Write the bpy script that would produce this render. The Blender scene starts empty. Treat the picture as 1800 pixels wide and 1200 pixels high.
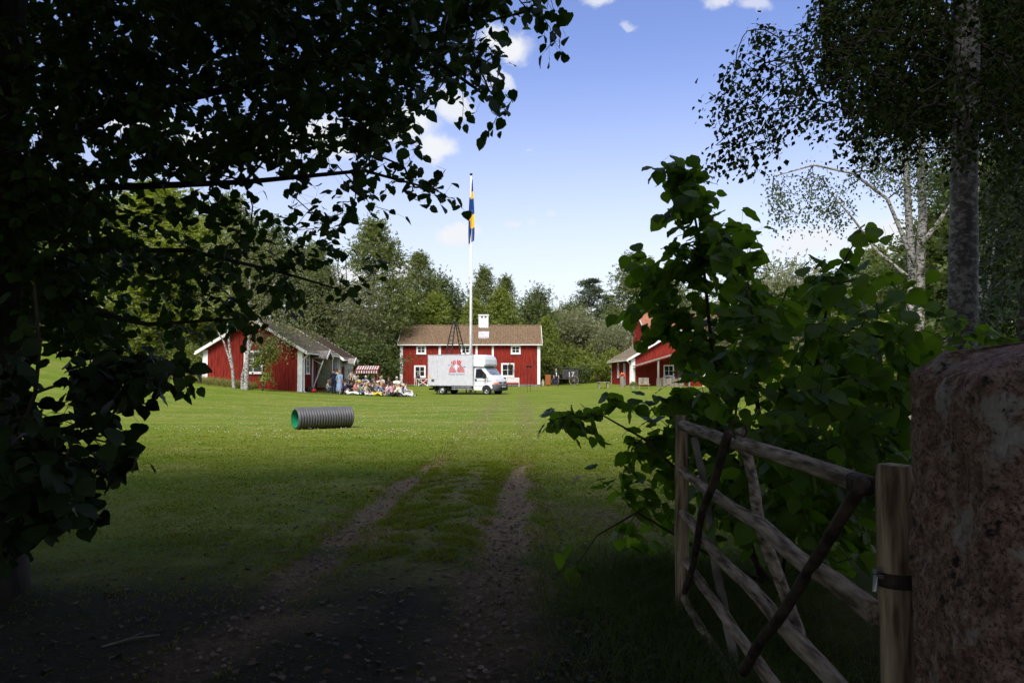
import bpy, math, random
import numpy as np
from mathutils import Vector, Matrix, noise

R = math.radians
random.seed(7)
rng = np.random.default_rng(7)
scene = bpy.context.scene
col = scene.collection

# ------------------------------------------------------------------ camera
CAM_Z, F, CX, CY, HOR = 1.7, 1400.0, 900.0, 600.0, 655.0
PITCH = math.atan((HOR - CY) / F)
cam_d = bpy.data.cameras.new('camera')
cam_d.sensor_width = 36.0
cam_d.lens = 36.0 * F / 1800.0
cam_d.clip_start = 0.05
cam_d.clip_end = 3000.0
cam = bpy.data.objects.new('camera', cam_d)
cam.location = (0, 0, CAM_Z)
cam.rotation_euler = (math.pi / 2 + PITCH, 0, 0)
col.objects.link(cam)
scene.camera = cam

# ------------------------------------------------------------------ light and sky
SUN_EL, SUN_AZ = R(47), R(-162)          # azimuth from +Y towards +X: the sun stands behind the viewer, over the left shoulder
SUN_DIR = Vector((math.sin(SUN_AZ) * math.cos(SUN_EL), math.cos(SUN_AZ) * math.cos(SUN_EL), math.sin(SUN_EL)))
sun_d = bpy.data.lights.new('sun', 'SUN')
sun_d.energy = 2.6
sun_d.angle = R(28)
sun_d.color = (1.0, 0.95, 0.88)
sun = bpy.data.objects.new('sun', sun_d)
sun.location = (0, 0, 60)
sun.rotation_euler = (-SUN_DIR).to_track_quat('-Z', 'Y').to_euler()
col.objects.link(sun)

scene.view_settings.view_transform = 'Standard'
scene.view_settings.look = 'None'
scene.view_settings.gamma = 1.0
scene.view_settings.exposure = 1.05
scene.cycles.max_bounces = 7
scene.cycles.diffuse_bounces = 3
scene.cycles.glossy_bounces = 2
scene.cycles.transmission_bounces = 4
scene.cycles.transparent_max_bounces = 4
scene.cycles.use_denoising = True

def P(px, py, d):
    """world point on the ray through photo pixel (px, py) at distance d along +Y"""
    u, v = (px - CX) / F, (CY - py) / F
    cp, sp = math.cos(PITCH), math.sin(PITCH)
    w = Vector((u, cp - v * sp, sp + v * cp))
    w *= d / w.y
    return Vector((w.x, w.y, w.z + CAM_Z))

def pix(p):
    """photo pixel of world points (n,3)"""
    p = np.atleast_2d(np.asarray(p, float))
    cp, sp = math.cos(PITCH), math.sin(PITCH)
    x, y, z = p[:, 0], p[:, 1], p[:, 2] - CAM_Z
    f = y * cp + z * sp
    u = -y * sp + z * cp
    f = np.where(np.abs(f) < 1e-6, 1e-6, f)
    return CX + F * x / f, CY - F * u / f, f

world = bpy.data.worlds.new('World')
scene.world = world
world.use_nodes = True
wn, wl = world.node_tree.nodes, world.node_tree.links
wn.clear()
w_out = wn.new('ShaderNodeOutputWorld')
bg = wn.new('ShaderNodeBackground')
bg.inputs['Strength'].default_value = 0.10
sky = wn.new('ShaderNodeTexSky')
sky.sky_type = 'NISHITA'
sky.sun_disc = False
sky.sun_elevation = SUN_EL
sky.sun_rotation = SUN_AZ
sky.air_density = 1.0
sky.dust_density = 0.6
sky.ozone_density = 3.0
wtc = wn.new('ShaderNodeTexCoord')
def wnode(t, **kw):
    n = wn.new(t)
    for k, v in kw.items(): setattr(n, k, v)
    return n
cn = wnode('ShaderNodeTexNoise')
cn.inputs['Scale'].default_value = 9.0
cn.inputs['Detail'].default_value = 8.0
cn.inputs['Roughness'].default_value = 0.6
wl.new(wtc.outputs['Generated'], cn.inputs['Vector'])
csub = wnode('ShaderNodeVectorMath', operation='SUBTRACT'); csub.inputs[1].default_value = (.5, .5, .5)
wl.new(cn.outputs['Color'], csub.inputs[0])
cscl = wnode('ShaderNodeVectorMath', operation='SCALE'); cscl.inputs['Scale'].default_value = 0.085
wl.new(csub.outputs[0], cscl.inputs[0])
cadd = wnode('ShaderNodeVectorMath', operation='ADD')
wl.new(wtc.outputs['Generated'], cadd.inputs[0]); wl.new(cscl.outputs[0], cadd.inputs[1])
cmul = wnode('ShaderNodeVectorMath', operation='MULTIPLY'); cmul.inputs[1].default_value = (1, 1, 1.9)
wl.new(cadd.outputs[0], cmul.inputs[0])
cloud = None
CLOUDS = [(818, 418, .036, 1), (900, 396, .018, .45), (940, 388, .014, .35), (980, 380, .014, .3), (1050, 8, .034, .8), (1110, 55, .014, .5), (1265, 5, .03, .75), (1330, 8, .03, .6),
          (880, 75, .05, 1), (872, 140, .028, .8), (760, 250, .045, 1), (690, 215, .07, 1), (580, 240, .08, 1), (470, 255, .07, 1), (360, 270, .06, 1), (240, 220, .06, .9), (120, 200, .05, .8), (700, 480, .05, 1),
          (620, 500, .06, 1), (500, 480, .07, .9), (1560, 415, .07, 1), (1440, 430, .06, .9), (1400, 420, .05, .8), (1650, 420, .07, .9), (925, 278, .012, .4), (780, 180, .05, .9), (60, 500, .09, .9), (250, 480, .09, .8)]
crng = random.Random(3)
blobs = [(P(x, y, 1.0) - Vector((0, 0, CAM_Z)), r * .62, a) for x, y, r, a in CLOUDS]
for k in range(8):                       # the same scattered cumulus over the rest of the sky
    az = R(crng.uniform(50, 310)); el = R(crng.uniform(6, 55))
    blobs.append((Vector((math.sin(az) * math.cos(el), math.cos(az) * math.cos(el), math.sin(el))), crng.uniform(.04, .12), 1))
for v, r, a in blobs:
    v = v.normalized()
    dn = wnode('ShaderNodeVectorMath', operation='DISTANCE')
    wl.new(cmul.outputs[0], dn.inputs[0]); dn.inputs[1].default_value = (v.x, v.y, v.z * 1.9)
    mr = wnode('ShaderNodeMapRange', interpolation_type='SMOOTHSTEP')
    mr.inputs['From Min'].default_value = r * 1.35; mr.inputs['From Max'].default_value = r * .55
    mr.inputs['To Min'].default_value = 0; mr.inputs['To Max'].default_value = a
    wl.new(dn.outputs['Value'], mr.inputs['Value'])
    if cloud is None: cloud = mr.outputs[0]
    else:
        mx = wnode('ShaderNodeMath', operation='MAXIMUM')
        wl.new(cloud, mx.inputs[0]); wl.new(mr.outputs[0], mx.inputs[1]); cloud = mx.outputs[0]
gn = wnode('ShaderNodeTexNoise'); gn.inputs['Scale'].default_value = 2.6; gn.inputs['Detail'].default_value = 7; gn.inputs['Roughness'].default_value = .58  # cloud cover added outside the view to whiten the ambient light
gmp = wnode('ShaderNodeMapping'); gmp.inputs['Scale'].default_value = (1, 1, 1.9); gmp.inputs['Location'].default_value = (3.1, 1.7, .4)
wl.new(wtc.outputs['Generated'], gmp.inputs['Vector']); wl.new(gmp.outputs[0], gn.inputs['Vector'])
gr1 = wnode('ShaderNodeMapRange', interpolation_type='SMOOTHSTEP'); gr1.inputs['From Min'].default_value = .47; gr1.inputs['From Max'].default_value = .60; wl.new(gn.outputs['Fac'], gr1.inputs['Value'])
gsp = wnode('ShaderNodeSeparateXYZ'); wl.new(wtc.outputs['Generated'], gsp.inputs[0])
gr2 = wnode('ShaderNodeMapRange', interpolation_type='SMOOTHSTEP'); gr2.inputs['From Min'].default_value = .80; gr2.inputs['From Max'].default_value = .62; wl.new(gsp.outputs['Y'], gr2.inputs['Value'])
gmu = wnode('ShaderNodeMath', operation='MULTIPLY'); wl.new(gr1.outputs[0], gmu.inputs[0]); wl.new(gr2.outputs[0], gmu.inputs[1])
gmx = wnode('ShaderNodeMath', operation='MAXIMUM'); wl.new(cloud, gmx.inputs[0]); wl.new(gmu.outputs[0], gmx.inputs[1]); cloud = gmx.outputs[0]
cmix = wnode('ShaderNodeMix', data_type='RGBA')
cmix.inputs['B'].default_value = (4.3, 4.4, 4.6, 1)
wsep = wnode('ShaderNodeSeparateXYZ'); wl.new(wtc.outputs['Generated'], wsep.inputs[0])
whz = wnode('ShaderNodeMapRange', interpolation_type='SMOOTHSTEP')       # paler, less saturated air towards the horizon, all round
whz.inputs['From Min'].default_value = 0.0; whz.inputs['From Max'].default_value = 0.42; whz.inputs['To Min'].default_value = .34; whz.inputs['To Max'].default_value = 1.04
wl.new(wsep.outputs['Z'], whz.inputs['Value'])
whs = wnode('ShaderNodeHueSaturation'); whs.inputs['Hue'].default_value = .521
wvl = wnode('ShaderNodeMapRange', interpolation_type='SMOOTHSTEP'); wvl.inputs['From Max'].default_value = .34; wvl.inputs['To Min'].default_value = .66; wvl.inputs['To Max'].default_value = 1.0
wl.new(wsep.outputs['Z'], wvl.inputs['Value']); wl.new(wvl.outputs[0], whs.inputs['Value'])
wl.new(whz.outputs[0], whs.inputs['Saturation']); wl.new(sky.outputs[0], whs.inputs['Color'])
wl.new(cloud, cmix.inputs['Factor']); wl.new(whs.outputs[0], cmix.inputs['A'])
wl.new(cmix.outputs['Result'], bg.inputs['Color']); wl.new(bg.outputs[0], w_out.inputs['Surface'])

# ------------------------------------------------------------------ materials
def lin(c):
    return tuple(((v / 255) / 12.92 if v / 255 <= .04045 else ((v / 255 + .055) / 1.055) ** 2.4) for v in c)
MATS = {}
def mat(name, c, rough=.7, metal=0.0, spec=.3, var=.12, scale=6.0, c2=None, bump=0.0, bscale=30.0, stretch=(1, 1, 1), detail=5.0):
    """procedural material: base colour varied by noise in object space, optional second colour and fine relief"""
    if name in MATS: return MATS[name]
    m = bpy.data.materials.new(name); m.use_nodes = True
    nt = m.node_tree; n, l = nt.nodes, nt.links
    b = n['Principled BSDF']
    b.inputs['Roughness'].default_value = rough; b.inputs['Metallic'].default_value = metal
    b.inputs['Specular IOR Level'].default_value = spec
    tc = n.new('ShaderNodeTexCoord'); mp = n.new('ShaderNodeMapping'); mp.inputs['Scale'].default_value = stretch
    l.new(tc.outputs['Object'], mp.inputs['Vector'])
    t = n.new('ShaderNodeTexNoise'); t.inputs['Scale'].default_value = scale; t.inputs['Detail'].default_value = detail
    l.new(mp.outputs[0], t.inputs['Vector'])
    mx = n.new('ShaderNodeMix'); mx.data_type = 'RGBA'
    lo = c2 if c2 else tuple(v * (1 - 2 * var) for v in c)
    hi = c if c2 else tuple(min(1, v * (1 + 2 * var)) for v in c)
    mx.inputs['A'].default_value = (*lo, 1); mx.inputs['B'].default_value = (*hi, 1)
    rp = n.new('ShaderNodeMapRange'); rp.inputs['From Min'].default_value = .35; rp.inputs['From Max'].default_value = .65
    l.new(t.outputs['Fac'], rp.inputs['Value']); l.new(rp.outputs[0], mx.inputs['Factor'])
    l.new(mx.outputs['Result'], b.inputs['Base Color'])
    if bump:
        t2 = n.new('ShaderNodeTexNoise'); t2.inputs['Scale'].default_value = bscale; t2.inputs['Detail'].default_value = 6
        l.new(mp.outputs[0], t2.inputs['Vector'])
        bp = n.new('ShaderNodeBump'); bp.inputs['Strength'].default_value = bump; bp.inputs['Distance'].default_value = .02
        l.new(t2.outputs['Fac'], bp.inputs['Height']); l.new(bp.outputs[0], b.inputs['Normal'])
    MATS[name] = m
    return m

def leaf_mat(name, c1, c2, trans=.3, rough=.5, tint=(1.5, 1.5, .6), spec=.3):
    if name in MATS: return MATS[name]
    m = bpy.data.materials.new(name); m.use_nodes = True
    n, l = m.node_tree.nodes, m.node_tree.links
    b = n['Principled BSDF']; b.inputs['Roughness'].default_value = rough; b.inputs['Specular IOR Level'].default_value = spec
    g = n.new('ShaderNodeNewGeometry'); oi = n.new('ShaderNodeObjectInfo')
    ad = n.new('ShaderNodeMath'); ad.operation = 'ADD'; l.new(g.outputs['Random Per Island'], ad.inputs[0]); l.new(oi.outputs['Random'], ad.inputs[1])
    fr = n.new('ShaderNodeMath'); fr.operation = 'FRACT'; l.new(ad.outputs[0], fr.inputs[0])
    mx = n.new('ShaderNodeMix'); mx.data_type = 'RGBA'; mx.inputs['A'].default_value = (*c1, 1); mx.inputs['B'].default_value = (*c2, 1)
    l.new(fr.outputs[0], mx.inputs['Factor']); l.new(mx.outputs['Result'], b.inputs['Base Color'])
    tr = n.new('ShaderNodeBsdfTranslucent')
    mt = n.new('ShaderNodeMix'); mt.data_type = 'RGBA'; mt.blend_type = 'MULTIPLY'; mt.inputs['Factor'].default_value = 1
    l.new(mx.outputs['Result'], mt.inputs['A']); mt.inputs['B'].default_value = (*tint, 1)
    l.new(mt.outputs['Result'], tr.inputs['Color'])
    ms = n.new('ShaderNodeMixShader'); ms.inputs[0].default_value = trans
    l.new(b.outputs[0], ms.inputs[1]); l.new(tr.outputs[0], ms.inputs[2])
    l.new(ms.outputs[0], n['Material Output'].inputs['Surface'])
    MATS[name] = m
    return m

def bark_birch(name='birch_bark', dark=.49, white=(.40, .38, .35)):
    if name in MATS: return MATS[name]
    m = bpy.data.materials.new(name); m.use_nodes = True
    n, l = m.node_tree.nodes, m.node_tree.links
    b = n['Principled BSDF']; b.inputs['Roughness'].default_value = .75
    tc = n.new('ShaderNodeTexCoord'); mp = n.new('ShaderNodeMapping'); mp.inputs['Scale'].default_value = (4.2, 4.2, 6.5)
    l.new(tc.outputs['Object'], mp.inputs['Vector'])
    t = n.new('ShaderNodeTexNoise'); t.inputs['Scale'].default_value = 2.2; t.inputs['Detail'].default_value = 9; t.inputs['Roughness'].default_value = .72
    l.new(mp.outputs[0], t.inputs['Vector'])
    r = n.new('ShaderNodeMapRange'); r.inputs['From Min'].default_value = dark - .05; r.inputs['From Max'].default_value = dark + .04
    l.new(t.outputs['Fac'], r.inputs['Value'])
    mx = n.new('ShaderNodeMix'); mx.data_type = 'RGBA'; mx.inputs['A'].default_value = (.03, .026, .022, 1); mx.inputs['B'].default_value = (*white, 1)
    l.new(r.outputs[0], mx.inputs['Factor']); l.new(mx.outputs['Result'], b.inputs['Base Color'])
    bp = n.new('ShaderNodeBump'); bp.inputs['Strength'].default_value = .6; bp.inputs['Distance'].default_value = .02
    l.new(t.outputs['Fac'], bp.inputs['Height']); l.new(bp.outputs[0], b.inputs['Normal'])
    MATS[name] = m
    return m

M_RED = mat('falu_red_paint', (.205, .025, .017), .9, spec=.08, var=.16, scale=2.2, stretch=(5, 5, .5), bump=.15)
M_REDTRIM = mat('dark_red_paint', (.13, .03, .025), .8)
M_HATCH = mat('grey_hatch_paint', (.46, .45, .44), .6, var=.08, scale=3)
M_WHITE = mat('white_paint', (.78, .77, .74), .55, var=.05, scale=3)
M_GREYW = mat('weathered_white_boards', (.62, .61, .57), .8, var=.12, scale=3, stretch=(1, 1, 6))
M_TILE = mat('old_clay_tiles', (.235, .152, .092), .9, c2=(.115, .080, .046), scale=5.5, bump=.3, detail=8)
M_TILE_O = mat('orange_clay_tiles', (.37, .15, .085), .85, c2=(.25, .11, .07), scale=2.5, bump=.2)
M_TILE_G = mat('mossy_grey_tiles', (.34, .25, .19), .9, c2=(.19, .17, .09), scale=2.2, bump=.3, detail=8)
M_GLASS = mat('window_glass', (.012, .015, .018), .08, spec=.6, var=.2)
M_CURT = mat('curtain', (.6, .58, .55), .9)
M_STONE = mat('foundation_stone', (.16, .15, .14), .9, scale=9, var=.3, bump=.6)
M_OLIVE = mat('olive_boards', (.25, .26, .14), .8, var=.1, scale=3)
M_GREYWOOD = mat('grey_weathered_wood', (.30, .27, .22), .85, c2=(.12, .10, .08), scale=7, stretch=(1, 1, .12), bump=.7, bscale=16)
M_RAIL = mat('silver_grey_rail_wood', (.48, .39, .29), .9, c2=(.10, .070, .044), scale=34, stretch=(1, .14, 1), bump=1.0, bscale=48)
M_POST = mat('peeled_post_wood', (.54, .42, .27), .8, c2=(.12, .075, .042), scale=34, stretch=(1, 1, .1), bump=1.0, bscale=40)
M_DARKWOOD = mat('dark_brace_wood', (.060, .043, .030), .85, var=.3, scale=12, bump=.6)
M_RUST = mat('rusty_iron', (.050, .036, .028), .85, var=.25, scale=30)
M_IRON = mat('black_iron', (.018, .017, .017), .6, spec=.4)
M_BARK = mat('dark_bark', (.060, .048, .038), .9, c2=(.022, .018, .015), scale=9, stretch=(1, 1, .25), bump=1.0, bscale=12)
M_TWIG = mat('twig_bark', (.06, .045, .03), .9)
M_GREYBARK = mat('grey_bark', (.17, .155, .13), .9, c2=(.07, .06, .05), scale=4, bump=.5)
M_BIRCH = bark_birch()
M_PLASTIC = mat('grey_pipe_plastic', (.085, .084, .090), .5, spec=.4, var=.06)
M_GREENPL = mat('green_pipe_lining', (.008, .20, .09), .45, var=.06)
M_VAN = mat('white_van_paint', (.66, .67, .69), .3, spec=.5, var=.02)
M_VANBOX = mat('cargo_panel', (.52, .52, .55), .5, spec=.4, var=.03)
M_BUMPER = mat('grey_bumper_plastic', (.075, .078, .085), .6)
M_RUBBER = mat('tyre_rubber', (.016, .016, .017), .8)
M_RIM = mat('wheel_steel', (.42, .43, .44), .4, metal=.6)
M_DARKGL = mat('dark_car_glass', (.01, .011, .013), .05, spec=.7)
M_WSGL = mat('windscreen_glass', (.20, .22, .26), .06, spec=.9, var=.25, scale=3)
M_ORANGE = mat('orange_lens', (.75, .15, .03), .3)
M_LENS = mat('clear_lens', (.65, .66, .68), .15, spec=.7)
M_DECALRED = mat('red_print', (.52, .02, .025), .6)
M_DECALGREY = mat('grey_print', (.06, .07, .08), .6)
M_DECALBLUE = mat('blue_grey_print', (.14, .14, .26), .6)
M_DECALPALE = mat('pale_blue_print', (.60, .66, .74), .6, var=.03)
M_YELLOW = mat('yellow_sticker', (.70, .42, .05), .6)
M_FLAGB = mat('flag_blue', (.006, .045, .20), .8, var=.1)
M_FLAGY = mat('flag_yellow', (.80, .46, .01), .8, var=.06)

# ------------------------------------------------------------------ mesh helpers
def mesh_np(name, V, Fc):
    V = np.ascontiguousarray(V, dtype=np.float32); Fc = np.ascontiguousarray(Fc, dtype=np.int32)
    me = bpy.data.meshes.new(name)
    m, k = Fc.shape
    me.vertices.add(len(V)); me.vertices.foreach_set('co', V.ravel())
    me.loops.add(m * k); me.loops.foreach_set('vertex_index', Fc.ravel())
    me.polygons.add(m); me.polygons.foreach_set('loop_start', np.arange(0, m * k, k, dtype=np.int32))
    me.update(calc_edges=True); me.validate()
    return me

def link(name, data, parent=None, mats=(), smooth=False):
    o = bpy.data.objects.new(name, data); col.objects.link(o)
    for m in mats: data.materials.append(m)
    if smooth: data.shade_smooth()
    if parent is not None: o.parent = parent
    return o

def tag(o, label=None, cat=None, group=None, kind=None):
    if label: o['label'] = label
    if cat: o['category'] = cat
    if group: o['group'] = group
    if kind: o['kind'] = kind
    return o

def thing(name, label, cat, loc=(0, 0, 0), rz=0.0, group=None):
    o = bpy.data.objects.new(name, None); col.objects.link(o)
    o.location = loc; o.rotation_euler = (0, 0, rz); o.empty_display_size = .2
    return tag(o, label, cat, group)

class MB:
    def __init__(s): s.v, s.f, s.m = [], [], []
    def add(s, vs, fs, m=0):
        b = len(s.v); s.v += [tuple(v) for v in vs]
        for f in fs: s.f.append([b + i for i in f]); s.m.append(m)
        return s
    def box(s, a, b, m=0, M=None):
        x0, y0, z0 = a; x1, y1, z1 = b
        vs = [Vector(p) for p in ((x0, y0, z0), (x1, y0, z0), (x1, y1, z0), (x0, y1, z0), (x0, y0, z1), (x1, y0, z1), (x1, y1, z1), (x0, y1, z1))]
        if M is not None: vs = [M @ v for v in vs]
        return s.add(vs, [(3, 2, 1, 0), (4, 5, 6, 7), (0, 1, 5, 4), (1, 2, 6, 5), (2, 3, 7, 6), (3, 0, 4, 7)], m)
    def prism(s, poly, y0, y1, m=0, M=None):
        """poly of (x, z) extruded along y"""
        n = len(poly)
        vs = [Vector((x, y0, z)) for x, z in poly] + [Vector((x, y1, z)) for x, z in poly]
        if M is not None: vs = [M @ v for v in vs]
        fs = [tuple(range(n)), tuple(range(2 * n - 1, n - 1, -1))] + [(i, i + n, (i + 1) % n + n, (i + 1) % n) for i in range(n)]
        return s.add(vs, fs, m)
    def tube(s, pts, rad, n=8, m=0, cap=True):
        pts = [Vector(p) for p in pts]
        if not isinstance(rad, (list, tuple)): rad = [rad] * len(pts)
        up = Vector((0, 0, 1)); rings = []
        for i, p in enumerate(pts):
            d = (pts[min(i + 1, len(pts) - 1)] - pts[max(i - 1, 0)]).normalized()
            a = d.cross(up if abs(d.z) < .95 else Vector((1, 0, 0))).normalized()
            if i and a.dot(pa) < 0: a = -a
            pa = a; b = d.cross(a)
            rings.append([p + (a * math.cos(2 * math.pi * k / n) + b * math.sin(2 * math.pi * k / n)) * rad[i] for k in range(n)])
        vs = [q for r in rings for q in r]; fs = []
        for i in range(len(pts) - 1):
            for k in range(n):
                fs.append((i * n + k, i * n + (k + 1) % n, (i + 1) * n + (k + 1) % n, (i + 1) * n + k))
        if cap: fs += [tuple(range(n - 1, -1, -1)), tuple((len(pts) - 1) * n + k for k in range(n))]
        return s.add(vs, fs, m)
    def lathe(s, prof, n=16, m=0, M=None):
        """prof of (r, z) turned about z"""
        vs = []
        for r, z in prof: vs += [Vector((r * math.cos(2 * math.pi * k / n), r * math.sin(2 * math.pi * k / n), z)) for k in range(n)]
        if M is not None: vs = [M @ v for v in vs]
        fs = [(i * n + k, i * n + (k + 1) % n, (i + 1) * n + (k + 1) % n, (i + 1) * n + k) for i in range(len(prof) - 1) for k in range(n)]
        return s.add(vs, fs, m)
    def build(s, name, mats, parent=None, smooth=False, bevel=0.0):
        me = bpy.data.meshes.new(name); me.from_pydata(s.v, [], s.f)
        if not isinstance(mats, (list, tuple)): mats = [mats]
        o = link(name, me, parent, mats, smooth)
        if len(mats) > 1: me.polygons.foreach_set('material_index', s.m)
        me.update()
        if bevel:
            b = o.modifiers.new('bevel', 'BEVEL'); b.width = bevel; b.segments = 2; b.limit_method = 'ANGLE'
        return o

def copy_tree(o, parent=None):
    c = o.copy(); col.objects.link(c); c.parent = parent
    for ch in list(o.children): copy_tree(ch, c)
    return c

def frames(d, nrm):
    """rotation matrices (n,3,3) whose columns are d, side, normal"""
    d = d / np.maximum(np.linalg.norm(d, axis=1, keepdims=True), 1e-9)
    z = nrm - (nrm * d).sum(1, keepdims=True) * d
    z /= np.maximum(np.linalg.norm(z, axis=1, keepdims=True), 1e-9)
    y = np.cross(z, d)
    return np.stack([d, y, z], axis=2)

def scatter(T, TF, pos, Rm, sc):
    n, k = len(pos), len(T)
    V = np.einsum('nij,kj->nki', Rm, T) * np.asarray(sc)[:, None, None] + pos[:, None, :]
    Fc = (TF[None] + (np.arange(n) * k)[:, None, None]).reshape(-1, TF.shape[1])
    return V.reshape(-1, 3), Fc

def leaf_template(kind='broad'):
    if kind == 'broad':                    # round serrated leaf with a drawn-out tip, folded along the midrib
        xs = [0, .2, .42, .64, .84, 1.06]
        ex = [-.06, .10, .30, .52, .72, .90]; ey = [.16, .40, .50, .47, .34, .15]
        V = [(x, 0, -.20 * x * x) for x in xs]
        for sgn in (1, -1):
            for i, (x, y) in enumerate(zip(ex, ey)):
                V.append((x + (.03 if i % 2 else 0), sgn * y, .10 * y - .20 * max(x, 0) ** 2 - .12 * y * y + (.02 if i % 2 else -.02)))
        Fc = []
        for s0, flip in ((6, 0), (12, 1)):
            for i in range(5):
                a, b, c, d = i, i + 1, s0 + i + 1, s0 + i
                t = [(a, b, c), (a, c, d)]
                Fc += [q[::-1] if flip else q for q in t]
        return np.array(V, float), np.array(Fc)
    if kind == 'mid':                      # the same leaf with fewer points
        V = [(0, 0, 0), (.5, 0, -.03), (1.05, 0, -.2), (-.05, .2, 0), (.28, .48, .05), (.68, .36, -.03), (-.05, -.2, 0), (.28, -.48, .05), (.68, -.36, -.03)]
        Fc = [(0, 1, 4), (0, 4, 3), (1, 5, 4), (1, 2, 5), (0, 7, 1), (0, 6, 7), (1, 7, 8), (1, 8, 2)]
        return np.array(V, float), np.array(Fc)
    if kind == 'kite':
        return np.array([(0, 0, 0), (.38, .40, .06), (1, 0, 0), (.38, -.40, .06)], float), np.array([(0, 2, 1), (0, 3, 2)])
    if kind == 'clump':                    # a spray of leaves: four ragged blades
        V, Fc = [], []
        for k, (a, t, s) in enumerate(((0, .2, 1), (1.9, -.3, .85), (3.6, .35, .9), (5.0, -.1, .7))):
            b = len(V); c, q = math.cos(a), math.sin(a)
            for x, y, z in ((.05, 0, 0), (.42, .26, .1), (.75, 0, t * .6), (.42, -.26, -.02)):
                V.append(((c * x - q * y) * s, (q * x + c * y) * s, (z + t * x * .5) * s))
            Fc += [(b, b + 2, b + 1), (b, b + 3, b + 2)]
        return np.array(V, float), np.array(Fc)

def unit(n):
    v = rng.normal(size=(n, 3)); return v / np.linalg.norm(v, axis=1, keepdims=True)

def grow(nodes, parents, targets, bias=.25, sag=.06, jit=.05):
    """joins each target to the nearest branch already grown; returns node positions, parents, indices of the targets"""
    N0 = len(nodes)
    T = np.asarray(targets, float)
    base = np.asarray(nodes, float)
    dmin = np.sqrt(((T[:, None] - base[None]) ** 2).sum(2)).min(1)
    T = T[np.argsort(dmin)]
    pos = np.zeros((N0 + 2 * len(T), 3)); pos[:N0] = base
    par = list(parents); plen = np.zeros(len(pos)); tip = []
    n = N0
    for t in T:
        d = np.sqrt(((pos[:n] - t) ** 2).sum(1)) + bias * plen[:n]
        i = int(np.argmin(d)); a = pos[i]; L = np.linalg.norm(t - a)
        m = a * .5 + t * .5 + np.array([0, 0, sag * L]) + rng.normal(size=3) * jit * L
        pos[n] = m; par.append(i); plen[n] = plen[i] + .5 * L
        pos[n + 1] = t; par.append(n); plen[n + 1] = plen[i] + L; tip.append(n + 1)
        n += 2
    return pos[:n], np.array(par), np.array(tip)

def branch_mesh(pos, par, n0, r_tip=.003, sides=5, power=2.3, rmax=.2, skip=0):
    n = len(pos); r = np.zeros(n); deg = np.zeros(n, int)
    for i in range(n):
        if par[i] >= 0: deg[par[i]] += 1
    acc = np.where(deg == 0, r_tip ** power, 0.0)
    for i in range(n - 1, -1, -1):
        if acc[i] == 0: acc[i] = r_tip ** power
        if par[i] >= 0: acc[par[i]] += acc[i]
    r = np.minimum(acc ** (1 / power), rmax)
    idx = np.array([i for i in range(n) if par[i] >= 0 and i >= skip])
    A, B = pos[par[idx]], pos[idx]
    ra, rb = np.minimum(r[par[idx]], r[idx] * 1.6), r[idx]
    d = B - A; d /= np.maximum(np.linalg.norm(d, axis=1, keepdims=True), 1e-9)
    ref = np.where(np.abs(d[:, 2:3]) < .9, np.array([[0, 0, 1.]]), np.array([[1., 0, 0]]))
    a = np.cross(d, ref); a /= np.linalg.norm(a, axis=1, keepdims=True); b = np.cross(d, a)
    V = []
    for C, rr in ((A, ra), (B, rb)):
        for k in range(sides):
            th = 2 * math.pi * k / sides
            V.append(C + (a * math.cos(th) + b * math.sin(th)) * rr[:, None])
    V = np.stack(V, 1).reshape(-1, 3)
    Fq = np.array([(k, (k + 1) % sides, sides + (k + 1) % sides, sides + k) for k in range(sides)])
    Fc = (Fq[None] + (np.arange(len(idx)) * 2 * sides)[:, None, None]).reshape(-1, 4)
    return V, Fc

def in_poly(x, y, poly):
    inside = np.zeros(len(x), bool); j = len(poly) - 1
    for i in range(len(poly)):
        xi, yi = poly[i]; xj, yj = poly[j]
        inside ^= ((yi > y) != (yj > y)) & (x < (xj - xi) * (y - yi) / (yj - yi + 1e-12) + xi)
        j = i
    return inside

def sample_poly(poly, n, dfun):
    poly = [tuple(map(float, p)) for p in poly]
    xs = [p[0] for p in poly]; ys = [p[1] for p in poly]; out = []
    while len(out) < n:
        x = rng.uniform(min(xs), max(xs), 2 * n); y = rng.uniform(min(ys), max(ys), 2 * n)
        for a, b in zip(x[in_poly(x, y, poly)], y[in_poly(x, y, poly)]):
            out.append(P(a, b, dfun(a, b)))
    return np.array([tuple(p) for p in out[:n]])

# ------------------------------------------------------------------ the lie of the land
def sstep(a, b, x):
    t = np.clip((x - a) / (b - a), 0, 1); return t * t * (3 - 2 * t)
def gz_np(x, y):
    x = np.asarray(x, float); y = np.asarray(y, float)
    t = np.maximum(0, -x - 6)
    left = np.minimum(.004 * t * t + .01 * t, 4.2) * sstep(16, 55, y)
    rise = .32 * sstep(62, 84, y) - .3 * sstep(100, 135, y)
    right = .25 * sstep(6, 14, x) * sstep(55, 75, y)
    return left + rise + right + .05 * np.sin(x * .31 + 1) * np.sin(y * .23) * sstep(4, 14, y)
def gz(x, y): return float(gz_np(x, y))
def G(px, d):
    """ground point under photo column px at distance d"""
    x = (px - CX) / F * d * 1.0
    return Vector((x, d, gz(x, d)))

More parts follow.
